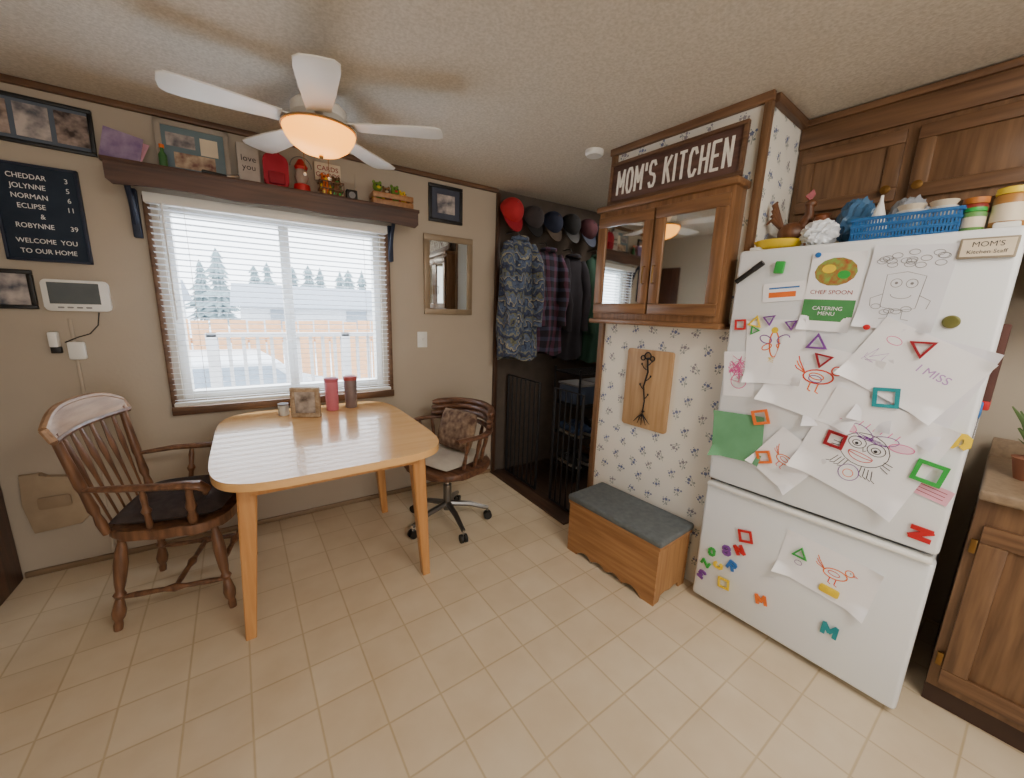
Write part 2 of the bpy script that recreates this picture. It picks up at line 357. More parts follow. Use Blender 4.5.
def car():
    o=thing('parked_car','silver parked car seen through the blinds','car',at(-.6,6.6,-.8,radians(8)))
    m=mat('silver_paint',(205,210,216),.3,.2); g=mat('car_glass',(130,142,155),.15)
    prof=[(-2.1,.35),(2.1,.35),(2.15,.75),(1.2,.95),(.7,1.42),(-.9,1.45),(-1.6,1.0),(-2.15,.9)]
    R=Matrix.Rotation(pi/2,4,'X'); B().prism(prof,-.85,.85,m,M=R,bev=.06).done('body',o)
    B().prism([(1.05,.98),(.62,1.36),(-.82,1.38),(-1.4,1.0)],-.865,.865,g,M=R).done('car_window',o)
    for x in (-1.3,1.3):
        for y in (-.8,.8): B().cyl((x,y-.1,.33),(x,y+.1,.33),.33,blkp).done('wheel',o)
car()
# ------------------------------------------------------------ dining table
o=thing('dining_table','honey wood dining table with rounded bowed top and splayed legs','table',at(.25,2.075,0,radians(1)))
B().prism(superell(.455,.55,5.2,80),.700,.732,tabw,bev=.008,seg=3).done('table_top',o)
for (c,s) in (((0,-.40,.665),(.66,.022,.07)),((0,.40,.665),(.66,.022,.07)),((-.34,0,.665),(.022,.80,.07)),((.34,0,.665),(.022,.80,.07))): B().box(c,s,tabz).done('apron',o)
for sx in (-1,1):
    for sy in (-1,1):
        b=B(); t0=V((sx*.335,sy*.370,.70)); t1=V((sx*.378,sy*.364,0))
        t=bmesh.new(); r=[]
        for p,w in ((t1,.019),(t1.lerp(t0,.5),.027),(t0,.034)):
            r.append([t.verts.new(p+V((w*a,w*c,0))) for a,c in ((-1,-.8),(-.8,-1),(.8,-1),(1,-.8),(1,.8),(.8,1),(-.8,1),(-1,.8))])
        for i in range(2):
            for j in range(8): t.faces.new((r[i][j],r[i][(j+1)%8],r[i+1][(j+1)%8],r[i+1][j]))
        t.faces.new(r[0]); t.faces.new(r[2]); b.merge(t,tabz); b.done('leg',o)
# ------------------------------------------------------------ armchair
TP=[(0,.014),(.06,.016),(.1,.013),(.14,.021),(.2,.024),(.3,.017),(.34,.013),(.38,.022),(.42,.014),(.5,.019),(.7,.024),(.85,.02),(.93,.014),(1,.016)]
CX,CY,CR=-.345,2.175,radians(-12)
o=thing('dining_armchair','brown wooden spindle-back armchair with turned legs','chair',at(CX,CY,0,CR))
b=B(); b.prism([(x,y*(1.04 if x>0 else .94)) for x,y in superell(.22,.23,3.4,48)],.395,.438,darkw,bev=.014,seg=3); b.done('seat',o)
for sx in (-1,1):
    for sy in (-1,1):
        B().turned((sx*.20,sy*.20,0),(sx*.155,sy*.16,.40),TP,darkw).done('leg',o)
SP=[(0,.008),(.15,.012),(.4,.010),(.5,.018),(.6,.010),(.85,.012),(1,.008)]
for sy in (-1,1): B().turned((-.184,sy*.186,.14),(.184,sy*.186,.14),SP,darkw).done('stretcher',o)
B().turned((0,-.18,.14),(0,.18,.14),SP,darkw).done('stretcher',o)
B().turned((.176,-.18,.22),(.176,.18,.22),SP,darkw).done('stretcher',o)
def bx(y,z): return -.185-.16*(z-.43)-.045*(1-(y/.25)**2)*(z-.43)/.5
for sy in (-1,1):
    b=B(); P=[];R=[]
    for a,r in ((0,.014),(.12,.017),(.2,.012),(.26,.018),(.45,.014),(.5,.018),(.8,.015),(1,.014)):
        z=.43+.43*a; y=sy*(.185+.035*a); P.append((bx(y,z),y,z)); R.append(r)
    b.tube(P,R,darkw,12); b.done('back_post',o)
for i in range(6):
    y0=-.13+i*.052; b=B(); P=[];R=[]
    for a,r in ((0,.007),(.3,.008),(.5,.012),(.68,.019),(.8,.014),(1,.007)):
        z=.43+.43*a; y=y0*(1+.25*a); P.append((bx(y,z),y,z)); R.append(r)
    b.tube(P,R,darkw,10,flat=.45); b.done('back_spindle',o)
b=B()
def crest(u,v):
    y=(u-.5)*.49; zz=.84+.10*v*(1-.55*abs(2*u-1)**3); x=bx(min(.24,max(-.24,y)),.88)-.02*v; return (x,y,zz)
for s_ in (0,.022):
    b.grid(lambda u,v:(crest(u,v)[0]+s_,crest(u,v)[1],crest(u,v)[2]),20,4,wornw)
def edge(fn,k=20): return [(fn(i/k)[0]+.011,fn(i/k)[1],fn(i/k)[2]) for i in range(k+1)]
b.tube(edge(lambda t:crest(t,1)),.0135,wornw,8); b.tube(edge(lambda t:crest(t,0)),.0135,darkw,8)
b.tube(edge(lambda t:crest(0,t),4),.0135,wornw,8); b.tube(edge(lambda t:crest(1,t),4),.0135,wornw,8)
b.done('crest_rail',o,label='worn tan curved top rail')
for sy in (-1,1):
    b=B(); b.tube([(-.215,sy*.205,.63),(-.1,sy*.24,.635),(.04,sy*.255,.63),(.11,sy*.26,.63),(.155,sy*.255,.622),(.178,sy*.25,.60),(.168,sy*.245,.58)],[.014,.02,.022,.026,.03,.026,.014],darkw,12,flat=.62); b.done('armrest',o)
    B().turned((.10,sy*.20,.43),(.12,sy*.255,.62),[(0,.012),(.2,.02),(.35,.012),(.5,.02),(.65,.014),(1,.012)],darkw).done('arm_support',o)
    B().turned((-.04,sy*.205,.43),(-.03,sy*.245,.62),SP,darkw).done('arm_support',o)
cush=mat('dark_cushion_fabric',(62,52,50),.9,var=.25,scale=30,bump=.3)
def cushion(name,label,M,w,d,h,m,pa=None):
    b=B()
    t=bmesh.new(); n=20; g={}
    for sgn in (1,-1):
        for i in range(n+1):
            for j in range(n+1):
                u=2*i/n-1; v=2*j/n-1; e=(1-abs(u)**4)*(1-abs(v)**4); e=max(e,0)**.5
                tf=.82+.18*min(1,min(abs(abs(u)-.45),1)*3+min(abs(abs(v)-.45),1)*3)
                if sgn==-1 and (i in(0,n) or j in (0,n)): g[(sgn,i,j)]=g[(1,i,j)]; continue
                g[(sgn,i,j)]=t.verts.new((u*w/2*(1-.06*v*v),v*d/2*(1-.06*u*u),h/2+sgn*h/2*e*tf))
        for i in range(n):
            for j in range(n):
                t.faces.new((g[(sgn,i,j)],g[(sgn,i+1,j)],g[(sgn,i+1,j+1)],g[(sgn,i,j+1)]))
    b.merge(t,m); return b.done(name,label=label,cat='cushion',M=M,ang=70)
cushion('seat_cushion','dark tufted seat cushion on the wooden armchair',at(CX+.01,CY-.002,.439,CR),.39,.41,.07,cush)
# ------------------------------------------------------------ swivel chair
SCM=at(.935,2.12,0,radians(200))
o=thing('swivel_chair','dark wood captain chair on a metal swivel base with casters','chair',SCM)
sw=wood('swivel_wood',(70,46,36),(116,80,58),'y',.35)
BR=.262
for i in range(5):
    a=radians(-5+72*i); c,s_=cos(a),sin(a)
    b=B(); b.tube([(.02*c,.02*s_,.13),(.14*c,.14*s_,.115),(BR*c,BR*s_,.075)],[.02,.017,.013],steel,8); b.done('base_leg',o)
    k=B(); k.cyl((BR*c,BR*s_,.04),(BR*c,BR*s_,.08),.006,chrome,seg=8)
    for q in (-1,1): k.cyl((BR*c-s_*q*.006,BR*s_+c*q*.006,.026),(BR*c-s_*q*.02,BR*s_+c*q*.02,.026),.026,blkp)
    k.done('caster',o)
b=B(); b.cyl((0,0,.09),(0,0,.26),.026,steel); b.cyl((0,0,.26),(0,0,.37),.015,chrome); b.box((0,0,.375),(.2,.16,.03),steel); b.done('column',o)
B().prism(superell(.235,.245,3,40),.39,.43,sw,bev=.014,seg=3).done('seat',o)
b=B(); P=[];R=[]
for i in range(25):
    a=radians(62+236*i/24); P.append((.235*cos(a)-.0+( .05 if i in(0,24) else 0),.275*sin(a),.635)); R.append(.022)
b.tube(P,R,sw,10,flat=.6); b.done('arm_rail',o)
b=B(); 
for zz,rr in ((.665,.02),(.70,.02),(.735,.022)):
    P=[]
    for i in range(17):
        a=radians(112+136*i/16); P.append(((.24+.02*(zz-.66)/.07)*cos(a)-.005,(.27)*sin(a),zz+.012*sin(pi*i/16)))
    b.tube(P,[.012]+[rr]*15+[.012],sw,10)
b.done('crest_rail',o)
for i in range(11):
    a=radians(70+220*i/10); B().turned((.20*cos(a),.215*sin(a),.42),(.235*cos(a),.272*sin(a),.635),[(0,.008),(.3,.013),(.5,.009),(.7,.013),(1,.008)],sw,8).done('spindle',o)
cushion('chair_pad','light cream seat pad on the swivel chair',SCM@at(0,0,.431),.38,.38,.045,mat('cream_pad',(190,184,172),.9,bump=.2))
cushion('throw_pillow','brown floral throw pillow leaning on the swivel chair back',SCM@at(-.12,.0,.59,0,0,radians(72)),.25,.30,.08,mat('floral_brown',(84,60,50),.9,col2=(154,130,106),scale=26,detail=4))
# ------------------------------------------------------------ things on table
o=thing('photo_frame','upright tan picture frame with a family photo on the table','photo frame',at(.195,2.37,.7325,radians(-24)))
fw1=mat('frame_tan',(150,126,100),.6,col2=(196,176,150),scale=40)
b=B()
for c,s in (((0,0,.156),(.15,.03,.024)),((0,0,.012),(.15,.03,.024)),((-.064,0,.084),(.022,.03,.122)),((.064,0,.084),(.022,.03,.122))): b.box(c,s,fw1,bev=.004)
b.box((0,.006,.084),(.12,.008,.138),tan,bev=0); b.done('frame',o)
B().box((0,-.002,.084),(.108,.006,.12),mat('portrait_print',(60,50,48),.3,col2=(224,214,206),scale=14),bev=0).done('photo',o)
B().box((0,.035,.05),(.04,.006,.10),tan,bev=.001,rot=(radians(25),0,0)).done('easel_stand',o)
def tumbler(lbl,x,y,m,lid):
    o=thing('tumbler',lbl,'tumbler',at(x,y,.7325)@Matrix.Scale(1.08,4))
    B().lathe([(.028,0),(.031,.004),(.035,.155),(.035,.16)],m).done('cup',o)
    B().lathe([(.0365,.16),(.037,.165),(.037,.178),(.03,.183),(.0,.184)],lid).done('lid',o)
tumbler('matte pink tumbler with a lid standing on the table',.345,2.47,mat('pink_cup',(214,122,140),.45),mat('pink_lid',(190,96,114),.4))
tumbler('grey steel tumbler with a dusty red top standing on the table',.455,2.49,mat('grey_cup',(136,124,128),.35,.3),mat('dusty_red',(176,84,84),.45))
o=thing('candle_jar','small glass jar with a pale candle on the table','candle',at(.09,2.46,.7325))
B().lathe([(.024,0),(.027,.003),(.027,.055),(.025,.058)],mat('jar_pale',(200,196,186),.3)).done('jar',o)
B().lathe([(.028,.059),(.028,.068),(.0,.07)],grey).done('lid',o)
# ------------------------------------------------------------ ceiling fan
o=thing('ceiling_fan','white five-blade ceiling fan with a glowing glass bowl light','ceiling fan',at(.29,1.96,CE))
fw=mat('fan_white',(234,230,222),.4,var=.02)
B().lathe([(.0,0),(.075,0),(.073,-.02),(.05,-.05),(.04,-.065)],fw).done('canopy',o)
B().lathe([(.04,-.06),(.09,-.07),(.105,-.085),(.105,-.12),(.085,-.138),(.0,-.14)],fw).done('motor_housing',o)
B().lathe([(.0,-.138),(.05,-.14),(.06,-.15),(.08,-.157),(.145,-.160),(.147,-.168),(.0,-.168)],mat('bronze_ring',(170,136,92),.35,.6)).done('light_fitter',o)
glow=mat('glowing_bowl',(250,190,100),.4,emit=3.0,ecol=(255,160,44),col2=(255,210,130),scale=9)
B().lathe([(.138,-.166),(.140,-.173),(.134,-.193),(.114,-.223),(.080,-.246),(.04,-.259),(.0,-.262)],glow,seg=40,cap=False).done('light_bowl',o)
B().ball((0,0,-.266),.009,brass).done('finial',o)
for k in range(5):
    a=radians((-98,-29,43,116,184)[k]); Rz=Matrix.Rotation(a,4,'Z')
    out=[(.14,-.044),(.3,-.060),(.44,-.070),(.485,-.068),(.505,-.050),(.51,0),(.505,.050),(.485,.068),(.44,.070),(.3,.060),(.14,.044)]
    bl=B().prism(out,-.003,.003,fw,M=Matrix.Translation((0,0,-.146))@Matrix.Rotation(radians(5),4,'X'),bev=.002).done('blade',o,M=Rz)
    br=B(); br.box((.13,0,-.137),(.12,.03,.006),fw,bev=.002); br.prism([(.14,-.012),(.22,-.03),(.235,0),(.22,.03),(.14,.012)],-.142,-.135,fw); br.done('blade_bracket',bl)
for x in (.05,-.05):
    b=B(); b.tube([(x,.143,-.163),(x,.147,-.25),(x,.147,-.30)],.0014,brass,6); b.ball((x,.147,-.305),.007,fw,seg=10); b.done('pull_chain',o)
B().lathe([(.0,0),(.05,0),(.05,-.018),(.042,-.028),(.0,-.03)],white,M=None).done('smoke_detector',M=at(1.64,1.73,CE),label='round white smoke detector on the ceiling',cat='smoke detector')
# ------------------------------------------------------------ shelf over window
o=thing('wall_shelf','long dark wood shelf with a scalloped front board above the window','shelf',at(.205,2.67,1.84))
B().box((0,-.09,.10),(1.42,.175,.02),darkx).done('shelf_board',o)
out=[(-.70,.09),(-.70,.02)]
for i in range(29):
    t=i/28; x=-.68+1.36*t; out.append((x,.0+.012*abs(sin(t*pi*3))))
out+=[(.70,.02),(.70,.09)]
B().prism(out,.165,.178,darkx,M=Matrix(((1,0,0,0),(0,0,-1,0),(0,1,0,0),(0,0,0,1)))).done('valance',o)
for x in (-.645,.565):
    b=B(); b.box((x,-.02,-.09),(.03,.04,.22),navy); b.tube([(x,-.02,-.17),(x,-.07,-.03),(x,-.15,.08)],.012,navy,8); b.done('bracket',o)
SZ=1.951
def onshelf(x,y=2.60,rz=0): return at(x,y,SZ,rz)
o=thing('framed_picture','pale framed print with colourful postcards leaning on the shelf','picture',onshelf(-.185,2.63,0)@Matrix.Rotation(radians(-5),4,'X'))
b=B()
for c,s in (((0,0,.012),(.29,.014,.024)),((0,0,.233),(.29,.014,.024)),((-.133,0,.122),(.024,.014,.245)),((.133,0,.122),(.024,.014,.245))): b.box(c,s,mat('pale_frame',(166,156,144),.5))
b.done('frame',o)
b=B(); b.box((0,.002,.122),(.245,.006,.2),mat('teal_mat',(110,132,142),.6)); 
for (x,z,w,h,m) in ((-.05,.16,.11,.06,photo2),(.06,.15,.07,.08,cream),(0,.07,.16,.07,photo3)): b.box((x,-.003,z),(w,.002,h),m,bev=0)
b.done('print',o)
o=thing('greeting_card','purple folded greeting card standing on the shelf','card',onshelf(-.455,2.57,radians(-12)))
M_=Matrix.Rotation(radians(14),4,'Y')
B().box((0,0,.065),(.14,.0015,.125),mat('purple_card',(120,96,140),.6,col2=(172,152,182),scale=20),bev=0,M=M_).done('card_front',o)
B().box((0,.03,.065),(.14,.0015,.125),lpink,bev=0,rot=(radians(-25),0,0),M=M_).done('card_back',o)
o=thing('toy_bottle','slim green and orange toy bottle on the shelf','toy',onshelf(-.30,2.56))
B().lathe([(.014,0),(.016,.01),(.016,.06),(.007,.075),(.007,.09)],mat('olive_green',(60,110,60),.5),seg=14).done('body',o); B().lathe([(.01,.09),(.01,.105),(0,.107)],orange,seg=12).done('cap',o)
o=thing('toy_knife','black folding toy knife lying on the shelf edge','toy',at(-.11,2.535,SZ+.004,radians(15)))
B().box((0,0,.008),(.1,.016,.014),blkp,bev=.005).done('handle',o); B().box((.075,0,.016),(.06,.003,.014),steel,bev=.001,rot=(0,radians(-15),0)).done('blade',o)
o=thing('picture_box','pale upright box with script lettering on the shelf','box',onshelf(.035,2.59,radians(4)))
B().box((0,0,.095),(.095,.04,.19),mat('pale_box',(170,162,156),.6,col2=(192,186,178)),bev=.003).done('body',o)
B().text('love\nyou',.04,(0,0,0),ink,M=Matrix(((1,0,0,0),(0,0,-1,-.0205),(0,1,0,.10),(0,0,0,1)))).done('lettering',o)
o=thing('toy_backpack','small red backpack with pockets on the shelf','backpack',onshelf(.155,2.57))
B().prism(rrect(.115,.165,.035),-.028,.028,mat('red_fabric',(176,34,58),.7,bump=.2),M=Matrix(((1,0,0,0),(0,0,-1,0),(0,1,0,.0825),(0,0,0,1))),bev=.01).done('body',o)
B().box((0,-.034,.045),(.075,.02,.06),mat('pocket',(150,24,48),.7),bev=.008).done('pocket',o)
B().ring((0,0,0),.02,.004,dred,M=Matrix(((1,0,0,0),(0,0,-1,0),(0,1,0,.165),(0,0,0,1))),a0=0,a1=pi,n=10).done('handle',o)
o=thing('lantern','small red hurricane lantern on the shelf','lantern',onshelf(.275,2.57)@Matrix.Scale(1.3,4))
B().lathe([(.03,0),(.032,.01),(.03,.03),(.02,.035)],red,seg=20).done('base',o)
B().lathe([(.018,.035),(.027,.06),(.018,.09)],mat('lantern_glass',(220,200,190),.1,trans=.5),seg=20).done('globe',o)
B().lathe([(.022,.09),(.026,.1),(.014,.12),(.008,.13)],red,seg=20).done('top',o)
B().ring((0,0,0),.040,.002,steel,M=Matrix(((1,0,0,0),(0,0,-1,0),(0,1,0,.10),(0,0,0,1))),a0=0,a1=pi,n=14,seg=6).done('bail',o)
o=thing('wooden_sign','cream card sign with dark red lettering on the shelf','sign',onshelf(.42,2.63)@Matrix.Rotation(radians(-5),4,'X'))
B().box((0,0,.15),(.14,.01,.10),cream).done('board',o)
B().text('CARDS\nGOODS',.036,(0,0,0),dred,M=Matrix(((1,0,0,0),(0,0,-1,-.006),(0,1,0,.15),(0,0,0,1)))).done('lettering',o)
B().box((0,0,.05),(.02,.01,.10),cream).done('stand',o)
o=thing('wire_basket','small dark basket holding toys on the shelf','basket',onshelf(.42,2.565)@Matrix.Scale(1.25,4))
b=B()
for z in (.005,.03,.06): b.tube([(-.05,-.03,z),(.05,-.03,z),(.05,.03,z),(-.05,.03,z),(-.05,-.03,z)],.003,darkw,6)
for i in range(9): b.cyl((-.05+i*.0125,-.03,0),(-.05+i*.0125,-.03,.062),.002,darkw,seg=6)
b.box((0,0,.004),(.1,.06,.006),darkw); b.done('basket_body',o)
def figure(x,y,z,s,m1,m2,lbl,grp=None,rz=0):
    o=thing('toy_figure',lbl,'toy',at(x,y,z,rz),group=grp)
    B().ball((0,0,.022*s),(.015*s,.014*s,.022*s),m1,seg=12).done('body',o)
    b=B(); b.ball((0,-.004*s,.052*s),(.015*s,.014*s,.014*s),m1,seg=12)
    for q in (-1,1): b.ball((q*.010*s,0,.066*s),(.005*s,.004*s,.006*s),m1,seg=8); b.ball((q*.006*s,-.017*s,.055*s),.0025*s,blkp,seg=8)
    b.ball((0,-.017*s,.049*s),(.006*s,.004*s,.004*s),m2,seg=8); b.done('head',o)
    b=B()
    for q in (-1,1): b.tube([(q*.012*s,0,.034*s),(q*.017*s,-.01*s,.018*s)],.004*s,m2,8); b.tube([(q*.008*s,-.008*s,.008*s),(q*.010*s,-.022*s,.006*s)],.0055*s,m2,8)
    b.done('limbs',o)
figure(.393,2.565,SZ+.009,1.6,orange,yellow,'orange toy figure in the shelf basket')
figure(.450,2.565,SZ+.009,1.5,mat('brown_toy',(120,84,50),.7),green,'brown toy figure in the shelf basket')
o=thing('black_radio','small black boxy gadget on the shelf','radio',onshelf(.53,2.57))
B().box((0,0,.03),(.06,.04,.06),blkp,bev=.005).done('body',o); B().cyl((0,-.021,.03),(0,-.024,.03),.018,grey).done('speaker',o); B().cyl((.02,0,.06),(.025,0,.15),.0015,chrome,seg=6).done('antenna',o)
o=thing('wooden_crate','small slatted pine crate on the shelf end','crate',onshelf(.765,2.575,radians(-2)))
b=B()
for z in (.018,.056):
    for y in (-.055,.055): b.box((0,y,z),(.24,.007,.03),pine,bev=.002)
    for x in (-.118,.118): b.box((x,0,z),(.007,.11,.03),pine,bev=.002)
b.done('slats',o); B().box((0,0,.003),(.235,.105,.006),pine,bev=.001).done('crate_floor',o)
for x in (-.108,.108):
    for y in (-.046,.046): B().box((x,y,.036),(.012,.01,.07),pine,bev=.001).done('corner_post',o)
gl=mat('lime_plush',(110,148,56),.8,bump=.2); br_=mat('brown_plush',(132,98,62),.85)
for i,(x,y,s,m1,m2) in enumerate(((.680,2.575,1.9,gl,yellow),(.735,2.58,1.6,br_,cream),(.785,2.575,1.8,gl,red),(.835,2.58,1.5,yellow,orange))):
    figure(x,y,SZ+.0075,s,m1,m2,'%s little plush toy sitting in the pine crate'%('green' if m1 is gl else 'brown' if m1 is br_ else 'yellow'),'plush toys in the crate',random.uniform(-.3,.3))
# ------------------------------------------------------------ wall things on window wall
def frame(name,label,cat,M,w,h,fwid,fm_,inner,deep=.018,innername='photo'):
    o=thing(name,label,cat,M)
    b=B()
    for c,s in (((0,h/2-fwid/2,deep/2),(w,fwid,deep)),((0,-h/2+fwid/2,deep/2),(w,fwid,deep)),((-w/2+fwid/2,0,deep/2),(fwid,h-2*fwid,deep)),((w/2-fwid/2,0,deep/2),(fwid,h-2*fwid,deep))): b.box(c,s,fm_,bev=.003)
    b.done('frame',o); b=B(); b.box((0,0,deep*.3),(w-2*fwid+.002,h-2*fwid+.002,deep*.4),inner,bev=0); b.done(innername,o); return o
fr=frame('framed_picture','black frame with a family photo on the wall','picture',WW(1.165,2.055,0,0),.25,.24,.022,blkp,mat('frame_mat',(60,66,84),.5))
b=B(); b.box((0,0,.012),(.13,.12,.003),photo2,bev=0); b.done('photo',fr)
mir=frame('wall_mirror','rectangular mirror with a muted brown frame','mirror',WW(1.185,1.58,0,0),.37,.54,.040,mat('mirror_frame',(146,128,104),.4,.2),mirror,deep=.022,innername='mirror_glass')
fr=frame('framed_picture','black frame holding a row of family photos','picture',WW(-.84,2.075,0,radians(-1)),.60,.19,.016,blkp,mat('slate_mat',(90,102,118),.5),innername='mat_board')
for i in range(5):
    B().box((-.235+i*.117,0,.0135),(.10,.13,.002),(photo1,photo2)[i%2],bev=0).done('photo',fr)
fr=frame('framed_picture','small black framed picture on the wall','picture',WW(-.90,1.375,0,0),.17,.17,.018,blkp,photo2)
o=thing('letter_board','dark felt letter board with white lettering on the wall','letter board',WW(-.745,1.70,0,radians(0)))
felt=mat('dark_felt',(40,52,68),.95,bump=.3,bscale=300)
B().box((0,0,.008),(.24,.39,.016),felt,bev=.002).done('felt_panel',o)
b=B()
for c,s in (((0,.195,.012),(.26,.010,.024)),((0,-.195,.012),(.26,.010,.024)),((-.125,0,.012),(.010,.40,.024)),((.125,0,.012),(.010,.40,.024))): b.box(c,s,navy,bev=.002)
b.done('frame',o)
wl=mat('white_letters',(238,238,238),.5)
for i,(t,nn) in enumerate((('CHEDDAR','3'),('JOLYNNE','5'),('NORMAN','6'),('ECLIPSE','11'),('&',''),('ROBYNNE','39'))):
    z=.148-i*.040; b=B()
    b.text(t,.029,(-.028 if t!='&' else -.0,z,.018),wl,sx=.85)
    if nn: b.text(nn,.029,(.090,z,.018),wl,sx=.9)
    b.done('lettering',o)
for t,z in (('WELCOME  YOU',-.115),('TO OUR HOME',-.158)): B().text(t,.028,(.0,z,.018),wl,sx=.88).done('lettering',o)
o=thing('alarm_panel','white wall-mounted alarm panel with a grey screen','alarm panel',WW(-.685,1.355,0))
B().prism(rrect(.215,.14,.018),0,.028,white,bev=.005).done('housing',o)
B().box((-.005,.010,.0285),(.165,.095,.002),mat('lcd_grey',(92,100,104),.25),bev=0).done('screen',o)
for i in range(4): B().prism(rrect(.02,.007,.003),.028,.031,grey,M=Matrix.Translation((-.055+.03*i,-.054,0))).done('button',o)
o=thing('wall_charger','black plug and white box with a hanging cord below the panel','charger',WW(-.755,1.12,0))
B().box((-.03,.035,.02),(.03,.07,.04),white,bev=.006).done('adapter',o); B().box((-.03,-.015,.012),(.035,.03,.024),blkp,bev=.004).done('plug',o)
B().box((.035,-.02,.012),(.06,.085,.02),white,bev=.008).done('outlet_box',o)
b=B(); b.tube([(.0,.02,.01),(.05,.045,.02),(.09,.06,.02),(.12,.10,.012),(.13,.16,.01)],.0025,blkp,6); b.done('cord',o)
o=thing('light_switch','white wall switch plate with a toggle','light switch',WW(.985,1.13,0)); B().box((0,0,.003),(.072,.11,.006),white,bev=.003).done('plate',o); B().box((0,0,.009),(.01,.022,.014),white,bev=.002,rot=(.4,0,0)).done('toggle',o)
o=thing('wall_access_cover','tan moulded access cover low on the wall','wall cover',WW(-.885,.375,0))
B().prism([(-.10,.15),(-.03,.15),(-.02,.12),(.10,.12),(.11,-.10),(.07,-.14),(-.09,-.15),(-.11,0)],0,.03,mat('tan_cover',(170,150,124),.7),bev=.01).done('cover',o)
B().prism(rrect(.11,.06,.01),.03,.038,mat('tan_cover2',(156,134,108),.7),bev=.003).done('raised_panel',o)
# ------------------------------------------------------------ hall
def coat(x,y,ztop,W,Lh,m,lbl,m2=None,dep=.06,lean=0):
    o=thing('hanging_coat',lbl,'coat',at(x,y,ztop-Lh)); m2=m2 or m
    t=bmesh.new(); n=44; R=[]; k=28; ph=random.random()*6
    for i in range(k+1):
        s=i/k; z=Lh*(1-s)
        if s<.14: w=.045+(W/2-.045)*sin(s/.14*pi/2)
        else: w=W/2*(1-.05*sin((s-.12)*3.2)+.06*s+.04*sin(9*s+ph))
        d=dep*(.5+.6*sin(min(1,s*1.3)*pi/2)) if s>.05 else dep*.4
        ring=[]
        for j in range(n):
            a=2*pi*j/n; f=1+.20*min(1,s*2)*sin(4*a+ph+2*s)+.12*s*sin(9*a+2+ph+s*2)+.07*sin(14*s+3*a+ph)
            ring.append(t.verts.new((w*cos(a)*(1+(f-1)*.4),d*sin(a)*f,z+(.02*sin(3*a+ph) if i==k else 0))))
        R.append(ring)
    for i in range(k):
        for j in range(n): t.faces.new((R[i][j],R[i][(j+1)%n],R[i+1][(j+1)%n],R[i+1][j]))
    t.faces.new(R[0]); t.faces.new(R[-1]); b=B(); b.merge(t,m); b.done('coat_body',o,ang=60)
    for q in (-1,1):
        b=B(); e=random.uniform(-.02,.02); b.tube([(q*W*.34,-.01,Lh*.94),(q*W*.42,-dep*.5,Lh*.80),(q*W*.43+e,-dep*.8,Lh*.66),(q*W*.38,-dep*.95,Lh*.52),(q*W*.40-e,-dep*.9,Lh*.40),(q*W*.36,-dep,Lh*.27)],[.04,.058,.050,.056,.046,.045],m2,14,flat=.85); b.done('sleeve',o,ang=60)
    B().ring((0,-.01,Lh*.985),.05,.018,m2,n=16).done('collar',o)
    B().tube([(0,.0,Lh+.01),(0,.03,Lh+.05),(0,2.665-y,Lh+.05)],.005,steel,6).done('coat_hook',o)
def fleece():
    m=bpy.data.materials.new('patterned_fleece'); m.use_nodes=True; N=m.node_tree.nodes; L=m.node_tree.links; b=N['Principled BSDF']; b.inputs['Roughness'].default_value=.95
    tc=N.new('ShaderNodeTexCoord'); sp=N.new('ShaderNodeSeparateXYZ'); L.new(tc.outputs['Object'],sp.inputs[0])
    def mth(op,a,b_=None,v=None):
        n=N.new('ShaderNodeMath'); n.operation=op; L.new(a,n.inputs[0])
        if b_ is not None: L.new(b_,n.inputs[1])
        elif v is not None: n.inputs[1].default_value=v
        return n.outputs[0]
    n3=N.new('ShaderNodeTexNoise'); n3.inputs['Scale'].default_value=14; n3.inputs['Detail'].default_value=2; L.new(tc.outputs['Object'],n3.inputs['Vector'])
    ad=mth('ADD',sp.outputs[0],sp.outputs[1]); pp=mth('PINGPONG',ad,v=.030); zz=mth('ADD',sp.outputs[2],pp); zz=mth('ADD',zz,mth('MULTIPLY',n3.outputs[0],v=.22)); fr=mth('FRACT',mth('MULTIPLY',zz,v=6.5))
    cr=N.new('ShaderNodeValToRGB'); cr.color_ramp.interpolation='CONSTANT'; e=cr.color_ramp.elements
    e[0].color=lin((62,72,98)); e[1].position=.16; e[1].color=lin((122,124,112))
    for p,c in ((.26,(80,94,120)),(.44,(54,62,84)),(.54,(148,144,124)),(.62,(92,104,126)),(.78,(104,106,88)),(.88,(52,58,80))): q=e.new(p); q.color=lin(c)
    L.new(fr,cr.inputs[0]); nz=N.new('ShaderNodeTexNoise'); nz.inputs['Scale'].default_value=70; L.new(tc.outputs['Object'],nz.inputs['Vector'])
    mx=N.new('ShaderNodeMix'); mx.data_type='RGBA'; mx.blend_type='SOFT_LIGHT'; mx.inputs[0].default_value=.8; L.new(cr.outputs[0],mx.inputs[6]); L.new(nz.outputs[0],mx.inputs[7]); L.new(mx.outputs[2],b.inputs['Base Color']); return m
